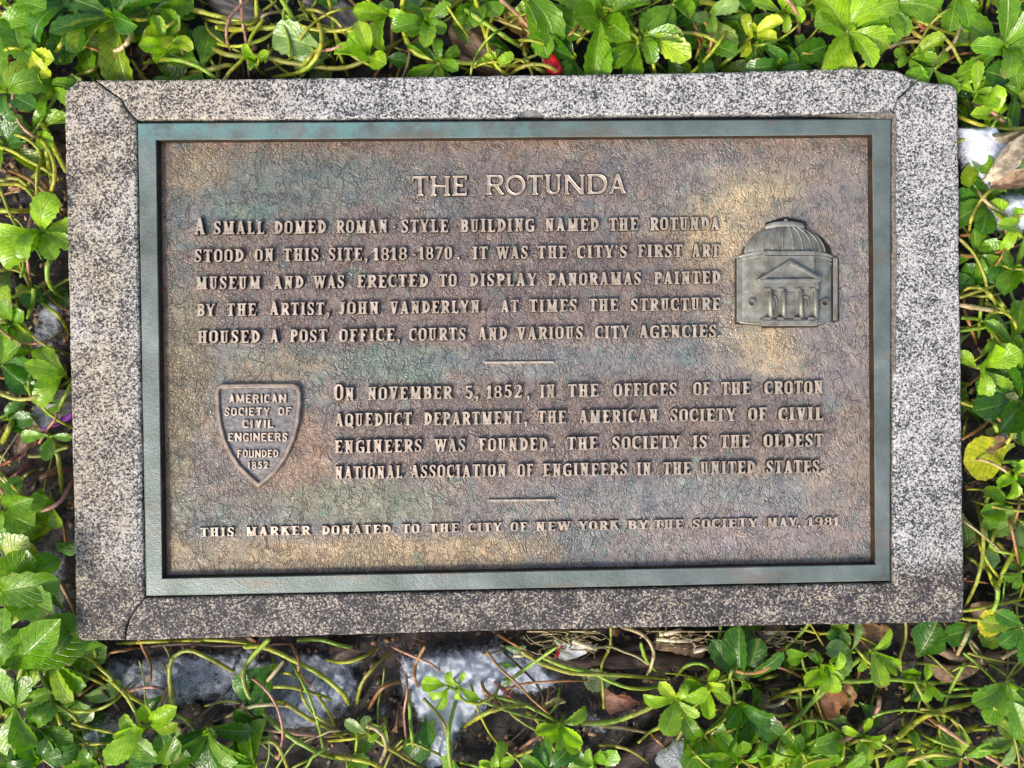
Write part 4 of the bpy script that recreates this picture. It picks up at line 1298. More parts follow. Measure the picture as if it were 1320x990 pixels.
def runner(wpx, tone, pts, z=.038, name='creeping_stem', cat='stem', group='creeping stems around the stone'):
    zs = [p[2] if len(p) > 2 else z + random.uniform(-.004, .004) for p in pts]
    W = [P(p[0], p[1], q) for p, q in zip(pts, zs)]
    # keep it off the slab: lower anything that crosses its outline
    for e_ in (0, -1):
        if len(pts[e_]) < 3: W[e_] = P(pts[e_][0], pts[e_][1], .008)
    c = catmull(W, 9)
    r0 = wpx * M_PER_PX / 2 * .82
    for q in c:
        if SX0 - r0 < q.x < SX1 + r0 and SY0 - r0 < q.y < SY1 + r0: q.z = min(q.z, .052 - r0)
    n = len(c); o0 = c[0].copy(); acc = 0; rs = []
    nodes = random.uniform(.012, .03)
    for k in range(n):
        if k: acc += (c[k] - c[k - 1]).length
        bulge = .30 * math.exp(-((((acc + nodes) % .031) - .015) / .0016) ** 2)
        rs.append(r0 * (1 + bulge + random.uniform(-.05, .05)) * (1 - .18 * k / n) * (1 - .3 * max(0, 1 - min(k, n - 1 - k) / 3)))
    c = [q + Vector((random.uniform(-1, 1), random.uniform(-1, 1), random.uniform(-1, 1))) * r0 * .10 for q in c]
    V, F = tube([q - o0 for q in c], rs, 9)
    me = mesh(name, V, F, M_BARK if tone == 'W' else M_STEM, True)
    at = me.color_attributes.new('node_ring', 'FLOAT_COLOR', 'POINT')
    nv = np.ones((n * 9, 4)); nv[:, :3] = np.repeat(np.clip((np.array(rs) / r0 / (1 - .18 * np.arange(n) / n) - 1.06) / .2, 0, 1), 9)[:, None]
    at.data.foreach_set('color', nv.ravel())
    o = obj(name, me)
    o.location = o0
    cc = np.array(STC[tone][0]) * random.uniform(.85, 1.15)
    o.color = (*cc, 1)
    m = pts[len(pts) // 2]
    dx, dy = pts[-1][0] - pts[0][0], pts[-1][1] - pts[0][1]
    lean = 'level' if abs(dx) > 2.5 * abs(dy) else 'upright' if abs(dy) > 2.5 * abs(dx) else 'rising' if dx * dy < 0 else 'falling'
    th = 'thick' if wpx >= 7.5 else 'thin' if wpx <= 4.5 else 'medium'
    bent = ''
    if len(pts) >= 3:
        L = sum(math.dist(a[:2], b[:2]) for a, b in zip(pts, pts[1:])); bent = 'curved' if L > 1.15 * math.dist(pts[0][:2], pts[-1][:2]) else 'straight'
    look = ' '.join(w for w in (th, bent, STC[tone][1], 'stem' if name == 'creeping_stem' else name.replace('_', ' '), lean) if w)
    look = f"{th} {bent} {STC[tone][1]} {cat}".replace('  ', ' ')
    tag(o, unique(look, m[0], m[1], (lean, 'longer' if math.dist(pts[0][:2], pts[-1][:2]) > 90 else 'shorter')), cat, group)
    return o


RUN = [
 (9, 'Y', [(-6, 34, .05), (14, 48), (27, 72), (38, 105), (47, 135), (60, 170), (72, 195), (86, 222, .045)]), (9, 'Y', [(128, -6, .06), (112, 28), (90, 54), (77, 80, .045)]), (7, 'O', [(-2, 90), (10, 80), (22, 72)]), (9, 'Y', [(2, 20), (18, 12), (42, -4)]),
 (8, 'Y', [(185, -6, .055), (215, 5), (262, 16), (300, 26), (322, 30), (330, 24), (330, 0, .05)]), (8, 'Y', [(278, 35, .05), (300, 38), (350, 36), (400, 38), (452, 40), (478, 33), (498, 17)]), (5, 'A', [(266, 22), (268, 38), (285, 53), (312, 70), (328, 84)]),
 (8, 'A', [(256, 48), (290, 70), (335, 73), (385, 83), (440, 88), (478, 74), (520, 50)]), (8, 'G', [(360, -6, .06), (378, 24), (395, 52), (412, 78), (426, 102)]), (6, 'Y', [(423, -4, .06), (430, 30), (437, 66), (449, 99)]), (5, 'K', [(310, -4, .058), (313, 30), (318, 60), (321, 100)]),
 (8, 'Y', [(520, -5, .062), (518, 25), (524, 52), (536, 68), (555, 75), (600, 81), (650, 84), (702, 87)]), (6, 'A', [(584, 8), (615, 12), (640, 25), (680, 40), (712, 54), (736, 70)]), (7, 'Y', [(612, -4, .062), (620, 25), (627, 48), (634, 65), (652, 84)]),
 (6, 'K', [(642, -4, .062), (668, 20), (686, 42), (697, 68), (708, 95)]), (7, 'A', [(622, 24), (644, 42), (658, 52), (676, 54)]), (7, 'A', [(680, 46), (676, 66), (684, 84), (700, 92), (720, 97)]), (5, 'G', [(683, 54), (704, 60), (718, 74), (728, 96)]),
 (8, 'Y', [(902, 2, .055), (932, 8), (968, 21)]), (7, 'Y', [(912, 10), (898, 32), (880, 46)]), (6, 'G', [(822, 60), (840, 76), (860, 94)]), (5, 'O', [(882, 46), (898, 48), (903, 62), (903, 86)]), (6, 'G', [(917, 94), (940, 76), (962, 58), (975, 48)]),
 (7, 'G', [(962, 40, .05), (985, 29), (1010, 26), (1036, 28)]), (6, 'G', [(974, 48, .05), (995, 48), (1016, 54)]), (8, 'A', [(240, 95), (268, 90), (298, 84), (310, 92)]), (5, 'T', [(330, 42), (340, 20), (375, 14)]), (5, 'A', [(385, 0), (396, 22), (406, 38)]),
 (5, 'G', [(1004, -4), (1018, 0), (1040, 12), (1056, 14)]), (7, 'Y', [(1175, 8), (1205, 18), (1250, 22)]), (7, 'Y', [(1168, 20), (1198, 24), (1226, 32)]), (6, 'Y', [(1145, 24), (1180, 26), (1215, 40), (1246, 46)]), (6, 'Y', [(1156, 8), (1166, 35), (1180, 66)]),
 (6, 'T', [(1132, 66, .05), (1160, 56), (1185, 54), (1202, 66), (1211, 82)]), (6, 'Y', [(1166, 20), (1178, 42), (1205, 56), (1228, 60)]), (6, 'Y', [(1210, -2), (1213, 18)]), (6, 'Y', [(1266, -4, .05), (1262, 22)]), (6, 'G', [(1276, -4, .055), (1270, 18)]), (7, 'A', [(1292, -4), (1300, 20), (1312, 30)]),
 (9, 'W', [(1296, -4, .045), (1308, 12), (1324, 28)], ), (8, 'W', [(1236, 136), (1262, 130), (1290, 124), (1324, 110)]), (7, 'G', [(1230, 108, .054), (1256, 89), (1282, 70), (1298, 62)]), (5, 'G', [(1236, 111, .05), (1262, 94), (1288, 76)]), (6, 'R', [(1171, 14), (1186, 32), (1201, 50)]),
 (5, 'Y', [(1130, 40), (1150, 50), (1172, 68)]), (5, 'Y', [(1250, 150), (1262, 160), (1288, 168)]),
 # right
 (6, 'O', [(1237, 304, .045), (1262, 301), (1286, 299)]), (6, 'O', [(1238, 329, .045), (1268, 330), (1295, 322), (1317, 314)]), (5, 'G', [(1258, 326), (1285, 308), (1304, 296)]), (6, 'A', [(1236, 384, .05), (1275, 370), (1324, 352)]), (8, 'T', [(1236, 393, .052), (1280, 400), (1326, 405)]),
 (6, 'G', [(1236, 427, .048), (1280, 420), (1326, 409)]), (6, 'G', [(1240, 410, .05), (1262, 412), (1276, 424), (1280, 442), (1270, 466)]), (6, 'G', [(1266, 372), (1264, 400), (1261, 436)]), (5, 'O', [(1240, 358), (1243, 398), (1252, 424), (1259, 444)]), (6, 'A', [(1278, 372), (1292, 392), (1306, 410)]),
 (5, 'A', [(1240, 378), (1270, 382), (1305, 374)]), (6, 'O', [(1240, 566, .05), (1262, 553), (1272, 544), (1296, 512)]), (6, 'A', [(1240, 512), (1262, 528), (1285, 548), (1314, 572)]), (6, 'O', [(1294, 600), (1308, 614), (1326, 626)]),
 (6, 'G', [(1297, 620, .055), (1276, 638), (1269, 660), (1271, 690), (1282, 708), (1305, 714), (1326, 720)]), (5, 'O', [(1310, 626), (1314, 650), (1306, 676), (1295, 694)]), (7, 'Y', [(1290, 664), (1278, 696), (1268, 732)]), (7, 'Y', [(1322, 676), (1306, 712), (1290, 744), (1286, 762)]),
 (6, 'Y', [(1270, 722), (1276, 742), (1284, 762)]), (6, 'A', [(1265, 680), (1264, 705), (1270, 720)]), (6, 'Y', [(1240, 788, .05), (1285, 780), (1326, 770)]), (6, 'Y', [(1240, 797, .048), (1270, 799), (1326, 793)]), (6, 'Y', [(1312, 796), (1308, 815), (1308, 832)]), (5, 'G', [(1240, 712), (1254, 722), (1262, 730)]),
 (5, 'A', [(1246, 534), (1243, 552), (1240, 566)]), (4, 'O', [(1240, 748), (1262, 750), (1276, 752)]), (4, 'T', [(1294, 748), (1310, 740), (1324, 730)]),
 # bottom right
 (7, 'G', [(1074, 878, .046), (1110, 878), (1150, 876), (1190, 880), (1228, 880)]), (4, 'A', [(1172, 826), (1200, 846), (1222, 866), (1244, 884)]), (5, 'G', [(1242, 842, .05), (1262, 858), (1284, 880)]), (5, 'A', [(1248, 842, .05), (1280, 850), (1326, 858)]), (4, 'G', [(1268, 850), (1298, 872), (1326, 902)]),
 (8, 'K', [(1046, 961, .05), (1080, 957), (1108, 942), (1128, 920), (1134, 902), (1128, 895)]), (9, 'Y', [(1156, 952, .048), (1176, 934), (1200, 920), (1232, 912), (1252, 906)]), (8, 'Y', [(1114, 968, .05), (1130, 958), (1165, 954), (1200, 960), (1228, 968)]), (8, 'Y', [(1070, 998, .052), (1110, 980), (1150, 970), (1190, 964), (1222, 978)]),
 (7, 'Y', [(1186, 958), (1230, 946), (1260, 934)]), (8, 'G', [(985, 962, .048), (1018, 934), (1050, 902), (1086, 868), (1112, 846), (1134, 828)]), (5, 'G', [(1034, 922, .046), (1052, 896), (1064, 874), (1068, 856)]), (6, 'Y', [(874, 900, .052), (895, 930), (918, 960), (948, 992)]),
 (7, 'Y', [(990, 902), (1016, 892), (1045, 886), (1072, 884)]), (6, 'Y', [(931, 818), (934, 838), (944, 852), (954, 857)]), (6, 'W', [(968, 889), (1000, 883), (1032, 876)]), (6, 'W', [(1188, 902), (1160, 925), (1130, 946), (1100, 972)]), (5, 'G', [(1216, 892), (1236, 888), (1270, 886)]),
 (6, 'A', [(1170, 852), (1180, 880), (1196, 910), (1204, 920)]), (5, 'W', [(1235, 800), (1233, 830)]), (7, 'T', [(1250, 795), (1246, 820), (1230, 850)]), (5, 'Y', [(890, 890), (905, 906), (922, 914), (948, 914)]), (6, 'Y', [(1034, 870), (1052, 866), (1064, 854)]), (6, 'Y', [(1268, 970), (1295, 978), (1326, 988)]),
 (5, 'O', [(978, 856), (1010, 862), (1042, 878)]), (6, 'Y', [(978, 876), (992, 873), (1004, 870)]), (5, 'G', [(1186, 894), (1212, 930), (1222, 960)]), (5, 'W', [(1262, 974), (1274, 950), (1280, 940)]), (6, 'Y', [(1150, 990), (1180, 984), (1215, 990)]),
 # bottom centre
 (7, 'A', [(672, 840, .044), (700, 856), (740, 868), (790, 870), (860, 875)]), (6, 'G', [(700, 848, .040), (730, 860), (765, 868), (790, 880), (820, 888), (860, 884)]), (6, 'G', [(650, 884, .046), (680, 860), (718, 834, .05)]), (6, 'G', [(826, 828, .046), (832, 848), (848, 868)]),
 (6, 'T', [(800, 808), (828, 818), (842, 838), (840, 858), (834, 870)]), (4, 'O', [(645, 892), (672, 882), (720, 878), (772, 877)]), (8, 'G', [(750, 933, .048), (790, 930), (820, 920), (850, 907), (874, 899)]), (6, 'T', [(770, 936), (800, 938), (834, 944)]), (6, 'G', [(640, 898, .046), (670, 906), (700, 920), (726, 934)]),
 (6, 'K', [(670, 966), (696, 948), (722, 936)]), (6, 'G', [(716, 962), (740, 972), (762, 992)]), (4, 'Y', [(606, 876), (614, 908), (628, 940), (646, 964)]), (4, 'K', [(504, 833), (530, 845), (556, 856), (570, 868)]), (6, 'O', [(548, 833, .044), (536, 856), (535, 876), (544, 888)]), (6, 'R', [(636, 878), (650, 890), (664, 906)]),
 (6, 'O', [(620, 876), (626, 892), (638, 900)]), (6, 'A', [(460, 907), (466, 882), (482, 860), (506, 838)]), (6, 'O', [(475, 914), (494, 886), (520, 878)]), (4, 'K', [(522, 860), (525, 890), (521, 925), (528, 985)]), (7, 'Y', [(422, 974), (450, 978), (480, 984), (500, 996)]), (6, 'A', [(456, 930), (480, 950), (510, 970), (548, 992)]),
 (5, 'Y', [(422, 955), (455, 952), (490, 942)]), (5, 'Y', [(462, 925), (460, 955), (456, 990)]), (5, 'A', [(510, 968), (530, 958), (552, 966), (572, 976)]), (5, 'O', [(838, 945), (848, 955), (858, 963)]), (4, 'O', [(642, 818), (665, 832), (690, 846)]), (4, 'T', [(650, 838), (632, 842), (622, 844)]),
 (4, 'W', [(646, 838), (700, 900), (655, 960)]), (6, 'Y', [(420, 850), (444, 854), (470, 846), (484, 836)]), (6, 'A', [(662, 976), (690, 966), (705, 962)]), (5, 'G', [(590, 982), (615, 988), (640, 996)]),
 # bottom left
 (7, 'A', [(226, 922, .044), (220, 890), (219, 860), (228, 844), (246, 839), (272, 850), (302, 866)]), (8, 'G', [(347, 824, .056), (324, 848), (314, 868), (320, 895), (342, 922), (372, 948), (410, 970), (446, 980)]), (8, 'Y', [(314, 834, .046), (340, 834), (372, 848), (410, 868), (440, 892), (450, 908)]),
 (7, 'T', [(366, 852, .040), (346, 876), (326, 894)]), (6, 'Y', [(328, 894), (350, 886), (385, 888), (440, 906)]), (7, 'Y', [(332, 906), (364, 906), (395, 924), (446, 952)]), (5, 'O', [(374, 826), (385, 850), (386, 866), (402, 886)]), (5, 'Y', [(404, 888), (420, 912), (432, 936)]), (7, 'T', [(266, 990, .05), (288, 966), (318, 946), (342, 932)]),
 (7, 'A', [(316, 972, .044), (332, 958), (350, 956), (362, 968), (372, 994)]), (4, 'W', [(234, 942), (262, 920), (290, 894), (312, 868)]), (8, 'T', [(48, 938, .04), (80, 935), (110, 936)]), (8, 'T', [(42, 960, .04), (80, 956), (112, 956)]), (6, 'Y', [(60, 960), (80, 976), (108, 979), (140, 970), (170, 954), (190, 940)]),
 (7, 'Y', [(137, 864, .044), (152, 886), (176, 902), (216, 922)]), (5, 'G', [(208, 916), (232, 924), (254, 932)]), (5, 'O', [(128, 852), (142, 842), (162, 838), (184, 834)]), (5, 'Y', [(112, 826), (122, 838), (122, 850), (116, 858)]), (6, 'W', [(103, 864), (102, 900), (101, 932)]), (6, 'W', [(106, 862), (130, 886), (158, 918)]),
 (4, 'O', [(86, 906), (108, 892), (138, 870)]), (8, 'G', [(32, 842, .05), (26, 870), (14, 906)]), (4, 'O', [(54, 900), (76, 894), (104, 892)]), (6, 'Y', [(150, 829), (200, 827), (240, 824)]), (6, 'W', [(170, 836), (230, 830), (300, 832), (400, 828)]), (5, 'Y', [(230, 826), (290, 826), (350, 834)]),
 (6, 'K', [(300, 940), (340, 940), (400, 948), (440, 946)]), (5, 'A', [(214, 990), (222, 965), (240, 942)]), (6, 'G', [(100, 940), (98, 965), (94, 994)]), (5, 'Y', [(360, 868), (372, 868), (384, 874)]),
 # left
 (6, 'A', [(-4, 234, .036), (20, 230), (36, 240), (52, 250)]), (6, 'Y', [(-4, 238, .044), (24, 238), (40, 250), (45, 262)]), (8, 'Y', [(-4, 271, .042), (20, 272), (46, 271)]), (8, 'Y', [(58, 188, .044), (64, 214), (67, 244), (62, 272)]), (7, 'A', [(60, 210), (48, 222), (36, 238)]),
 (8, 'G', [(-4, 404, .052), (20, 428), (44, 456), (70, 474), (88, 488)]), (6, 'Y', [(26, 366), (56, 392), (76, 408), (90, 432)]), (7, 'G', [(43, 372, .048), (42, 392), (35, 410)]), (5, 'O', [(-4, 486), (22, 490), (48, 494)]), (9, 'Y', [(3, 572), (12, 552), (26, 526)]),
 (6, 'G', [(92, 494, .045), (80, 518), (66, 552)]), (5, 'R', [(-4, 602), (14, 594), (27, 586)]), (5, 'R', [(0, 628), (22, 610), (46, 592)]), (6, 'A', [(20, 626), (34, 612), (48, 604)]), (6, 'T', [(-2, 612, .05), (18, 630), (44, 646), (70, 652)]), (7, 'Y', [(68, 566, .04), (76, 596), (80, 636)]),
 (6, 'A', [(0, 634), (10, 646), (18, 656)]), (6, 'Y', [(6, 354), (8, 384)]), (5, 'G', [(0, 336), (10, 326), (18, 320)]), (5, 'G', [(62, 556), (72, 572), (92, 574)]), (6, 'A', [(-2, 505), (12, 506), (22, 494)]), (5, 'O', [(82, 676), (86, 704)]), (6, 'A', [(2, 350), (20, 330), (40, 330)]),
 (6, 'A', [(84, 160), (90, 176), (92, 184)]), (4, 'O', [(24, 142), (40, 144), (52, 146)]), (6, 'A', [(92, 100), (110, 94), (124, 88), (132, 82)]),
]
for r in RUN:
    w, t, pts = r[0], r[1], r[2]
    if t == 'W': runner(w, t, pts, .03, 'twig', 'twig', 'brown twigs on the soil')
    else: runner(w, t, pts)


rr_ = random.Random(21)
def loose(n, x0, x1, y0, y1, ang, zr=(.042, .060)):
    """n more runners whose middles lie in the pixel box, running about the given heading"""
    for _ in range(n):
        x, y = rr_.uniform(x0, x1), rr_.uniform(y0, y1); a = R_(rr_.choice(ang) + rr_.uniform(-22, 22)); L = rr_.uniform(55, 150); k = rr_.uniform(-.9, .9)
        pts = []
        for q in range(5):
            t = (q - 2) / 4; b_ = a + k * t * 1.6
            pts.append((x + math.cos(b_) * L * t, y + math.sin(b_) * L * t, rr_.uniform(*zr) if 0 < q < 4 else .002))
        runner(rr_.choice((4, 5, 5, 6, 7)), rr_.choice('YYYYGGAATKO'), pts)
loose(30, 250, 1230, 8, 92, (0, 0, 20, -20, 60, 120))
loose(10, 20, 250, 10, 90, (0, 40, 100, 130))
loose(8, 8, 70, 110, 380, (80, 100, 20)); loose(8, 5, 70, 400, 760, (60, 110, 10))
loose(16, 1256, 1312, 100, 500, (0, 20, 70, 110)); loose(12, 1256, 1312, 510, 800, (80, 100, 20))
loose(12, 20, 420, 860, 975, (0, 20, -20, 60)); loose(8, 430, 830, 880, 980, (0, 40, 100)); loose(22, 840, 1300, 850, 985, (0, -25, 30, 80))

# ------------------------------------------------------------------ snow and ice crusts lying on the soil
def in_poly(px, py, poly):
    """signed distance in pixels to a polygon, positive inside"""
    d = np.full(px.shape, 1e9); inside = np.zeros(px.shape, bool)
    for (x0, y0), (x1, y1) in zip(poly, poly[1:] + poly[:1]):
        vx, vy = x1 - x0, y1 - y0; L = vx * vx + vy * vy + 1e-9
        t = np.clip(((px - x0) * vx + (py - y0) * vy) / L, 0, 1)
        d = np.minimum(d, np.hypot(px - x0 - vx * t, py - y0 - vy * t))
        c = ((y0 > py) != (y1 > py)) & (px < (x1 - x0) * (py - y0) / (y1 - y0 + 1e-12) + x0)
        inside ^= c
    return np.where(inside, d, -d)


def snow(poly, thick, zb, mat, label, rag=10, seed=0, follow=True):
    xs_ = [p[0] for p in poly]; ys_ = [p[1] for p in poly]
    gx, gy = np.meshgrid(np.arange(min(xs_) - 14, max(xs_) + 14, 2.0), np.arange(min(ys_) - 14, max(ys_) + 14, 2.0))
    sd = in_poly(gx, gy, poly) + (fbm(gx, gy, 1 / 16, 100 + seed, 4) - .5) * rag * 2
    m = smooth(-6, 14, sd)
    W = Parr(gx, gy, np.full(gx.shape, zb))
    base_ = (gh(W[..., 0], W[..., 1]) if follow else 0) + zb
    W[..., 2] = base_ - (.005 if follow else .016) + m * (thick + (.005 if follow else .016)) * (.65 + .6 * fbm(gx, gy, 1 / 22, 120 + seed, 4)) + (fbm(gx, gy, 1 / 7, 140 + seed, 4) - .5) * (.007 if follow else .003)
    keep = sd > -11 if follow else sd > -5
    ny_, nx_ = gx.shape; i = np.arange(nx_ * ny_).reshape(ny_, nx_)
    k = keep[:-1, :-1] & keep[1:, :-1] & keep[1:, 1:] & keep[:-1, 1:]
    F = np.stack([i[:-1, :-1], i[1:, :-1], i[1:, 1:], i[:-1, 1:]], -1)[k]
    used = np.unique(F); rm = np.full(nx_ * ny_, -1); rm[used] = np.arange(len(used))
    me = mesh('snow_patch', W.reshape(-1, 3)[used].tolist(), rm[F].tolist(), mat, True)
    at = me.color_attributes.new('depth', 'FLOAT_COLOR', 'POINT')
    dv = np.ones((len(used), 4)); dv[:, :3] = smooth(-9, 34 if follow else 10, sd).ravel()[used][:, None]; at.data.foreach_set('color', dv.ravel())
    o = obj('snow_patch', me)
    return tag(o, label, 'snow', 'patches of melting snow around the stone')


M_SN1 = m_snow('bright_snow', (.50, .54, .64), (.78, .82, .90), .63)
M_SN2 = m_snow('dirty_ice_crust', (.15, .16, .19), (.52, .55, .62), .55)
M_SN3 = m_snow('wet_snow', (.30, .33, .40), (.62, .67, .76), .56)
snow([(126, 842), (250, 832), (440, 832), (470, 850), (468, 900), (420, 935), (330, 930), (262, 900), (230, 915), (180, 905), (130, 880)], .008, .002, M_SN2, 'grey icy crust on the soil below the lower left crack', 14, 1)
snow([(345, 905), (370, 880), (440, 850), (462, 858), (450, 905), (400, 935), (365, 940)], .012, .004, M_SN3, 'pale wet snow under the crossing stems below the word Donated', 12, 2)
snow([(508, 842), (545, 828), (640, 826), (700, 842), (728, 866), (735, 885), (690, 898), (640, 900), (622, 925), (596, 948), (584, 996), (540, 996), (548, 940), (520, 900)], .016, .004, M_SN1, 'broad bluish white snow patch below the words City Of', 10, 3)
snow([(98, 936), (128, 922), (165, 920), (205, 926), (188, 952), (150, 962), (112, 956)], .016, .014, M_SN1, 'small white snow heap left of the bottom sprigs', 5, 4)
snow([(52, 696), (98, 712), (100, 815), (72, 800), (54, 745)], .010, .004, M_SN2, 'grey slush against the left slab beside the last line', 8, 5)
snow([(40, 392), (90, 372), (92, 445), (58, 476), (36, 440)], .006, .002, M_SN2, 'dark glazed slush left of the fourth line', 9, 6)
snow([(1238, 162), (1272, 158), (1308, 180), (1318, 222), (1290, 244), (1262, 228), (1246, 196)], .014, .049, M_SN1, 'upper white snow lump on leaves right of the frame top', 3, 7, False)
snow([(1284, 262), (1300, 250), (1326, 248), (1328, 296), (1298, 290), (1284, 278)], .016, .048, M_SN1, 'rounded white snow lump under the withered leaf', 2, 8, False)
snow([(738, 924), (762, 914), (790, 924), (796, 944), (760, 950)], .008, .006, M_SN3, 'little grey snow patch below the word York', 5, 9)
snow([(-10, 290), (22, 284), (36, 320), (10, 345), (-10, 335)], .006, .002, M_SN2, 'frozen grey soil crust at the left photo edge', 6, 10)
snow([(960, 818), (1080, 812), (1100, 824), (1010, 834), (965, 832)], .008, .002, M_SN2, 'dark ice strip close below the word Society', 6, 11)
snow([(480, 905), (505, 900), (510, 935), (486, 925)], .006, .004, M_SN2, 'tiny icy crust beside the two round leaves', 5, 12)
snow([(1288, 536), (1312, 530), (1326, 560), (1300, 566)], .004, .036, M_SN3, 'thin frost on the leaves right of the word Aqueduct', 4, 13, False)

# ------------------------------------------------------------------ litter, wood and withered leaves, each a thing
M_DEAD = NT('withered_leaf')
_g = M_DEAD.geo(); _c = M_DEAD.n('ShaderNodeObjectInfo').outputs['Color']; _n = M_DEAD.noise(_g, 130, 5, .65)
_cc = M_DEAD.mix(M_DEAD.mapr(_n, .35, .65), M_DEAD.mix(1.0, _c, (.45, .42, .40), 'MULTIPLY'), M_DEAD.mix(1.0, _c, (1.25, 1.2, 1.15), 'MULTIPLY'))
M_DEAD.base(_cc, .45, 0.0, M_DEAD.bump(_n, .002, 1.0), .5)
M_DEAD = M_DEAD.m
DEADS = []
for q in range(5):
    me = leaf_mesh(200 + q, (.30, .24, .33, .15, .17)[q], (random.uniform(.2, .8), random.uniform(-1.3, -.4)), (.3, .6, .5, 1.3, 1.5)[q], 0, (.2, -.6, .4, 1.2, -1.4)[q], 26, 8, .28)
    me.materials.clear(); me.materials.append(M_DEAD); DEADS.append(me)


def dead(px, py, z, L, az, el, roll, col, label, k=0, name='withered_leaf', mat=None):
    o = obj(name, DEADS[k] if mat is None else mat)
    c = P(px, py, z); o.matrix_world = leaf_matrix(c, R_(az), R_(el), L * M_PER_PX, roll)
    o.color = (*col, 1)
    return tag(o, label, 'leaf', 'loose fallen leaves')


dead(1052, 928, .022, 62, 62, 12, .3, (.34, .15, .05), 'glossy brown dead leaf lying below the date 1981', 0)
dead(1092, 915, .018, 48, 100, 20, .8, (.30, .17, .07), 'lacy brown leaf remnant below the word May', 1)
dead(826, 905, .012, 60, 165, 8, .2, (.26, .11, .07), 'flat reddish brown leaf below the word York', 2)
dead(1332, 178, .070, 84, 213, 2, -.6, (.46, .41, .31), 'long grey-brown withered leaf across the upper snow lump', 3)
dead(1336, 202, .068, 66, 228, 0, .9, (.38, .28, .18), 'folded tan withered leaf above the round snow lump', 4)
dead(1338, 164, .070, 60, 190, 6, .2, (.30, .27, .17), 'dull olive withered leaf right of the frame top', 3)
dead(1180, 848, .020, 34, 200, 15, .4, (.48, .32, .18), 'curled tan leaf below the frame corner', 1)
dead(1120, 868, .036, 30, 20, 10, .3, (.50, .36, .22), 'small cupped beige leaf between bright sprigs below the date', 4)
dead(1262, 842, .020, 80, 195, 4, .9, (.40, .26, .15), 'long curled tan leaf below the lower right corner', 3)
dead(1308, 772, .014, 70, 190, 2, .1, (.24, .15, .10), 'wide dull brown leaf right of the frame bottom', 0)
dead(1258, 812, .016, 56, 10, 4, .1, (.17, .13, .12), 'grey-brown leaf under the small yellow leaf', 2)
dead(28, 600, .016, 54, 60, 10, .5, (.16, .085, .05), 'dark curled brown leaf left of the word Engineers', 1)
dead(52, 622, .014, 46, 20, 6, .2, (.24, .12, .07), 'ragged brown leaf left of the ninth line', 3)
dead(24, 528, .028, 46, -30, 4, .3, (.42, .36, .18), 'slim yellowish dead leaf left of the word November', 4)
dead(44, 465, .024, 34, 330, 12, .2, (.30, .22, .13), 'small cupped brown leaf left of the word Housed', 2)
dead(660, 22, .034, 40, -50, 5, .2, (.42, .27, .07), 'ochre oval leaf behind the wood chunk', 0)
dead(530, 980, .010, 40, 100, 10, .3, (.28, .14, .09), 'crumpled brown leaf strip left of the broad snow patch', 1)
dead(470, 838, .012, 58, 175, 5, .3, (.11, .07, .05), 'dark rotten leaf close below the word Donated', 2)
dead(700, 912, .026, 34, 20, 20, .4, (.44, .40, .14), 'curled half yellow leaf below the word New', 3)
dead(1150, 812, .014, 50, 170, 4, .1, (.40, .22, .10), 'orange-brown leaf bits tucked under the lower slab', 0)
dead(235, 950, .02, 24, -80, 10, .6, (.62, .45, .28), 'small pale beige dead leaf among the lower left sprigs', 4)
dead(512, 905, .010, 44, -95, 8, .3, (.36, .20, .12), 'narrow papery brown leaf left of the broad snow patch', 3)

# yellow leaves
Yl = leaf_mesh(300, .42, (.1, -.25), .15, .03); Yb = leaf_mesh(301, .40, (.15, -.3), .1, .05)
o = dead(1308, 574, .048, 70, 198, 2, .1, (.50, .52, .012), 'large yellow-green spotted leaf with a brown patch against the right slab', 0, 'yellow_leaf', Yl)
bp = DEADS[2].copy(); o2 = obj('brown_patch', bp, o); o2.matrix_local = Matrix.Translation((.12, .12, .045)) @ Matrix.Rotation(-.35, 4, 'Z') @ Matrix.Scale(.56, 4); o2.color = (.17, .10, .035, 1)
dead(1306, 806, .044, 48, 170, 2, .1, (.62, .55, .02), 'small clear yellow leaf right of the lower slab', 0, 'yellow_leaf', Yb)
o = dead(36, 548, .026, 74, 28, 3, -.1, (.50, .50, .52), 'pale grey leaf with a purple edge against the left slab', 0, 'faded_leaf', DEADS[2])
M_PUR = m_plain('purple_tissue', (.22, .03, .30), .35)
pe = obj('purple_edge', slab_mesh('purple_edge', [(52, 549), (70, 541), (92, 532), (92, 540), (72, 550), (54, 555)], .034, .002, M_PUR, .0005), o)
pe.matrix_parent_inverse = o.matrix_world.inverted()
# other leaf of its own on the snow
dead(800, 872, .020, 52, 182, 3, .1, (.20, .27, .10), 'ribbed grey-green leaf lying on the snow edge below the word York', 0, 'ribbed_leaf', LEAVES['round'][1])
dead(1098, 815, .034, 36, 185, 2, 0, (.075, .24, .03), 'smooth green leaf alone beneath the lower slab edge', 0, 'single_leaf', LEAVES['flat'][2])


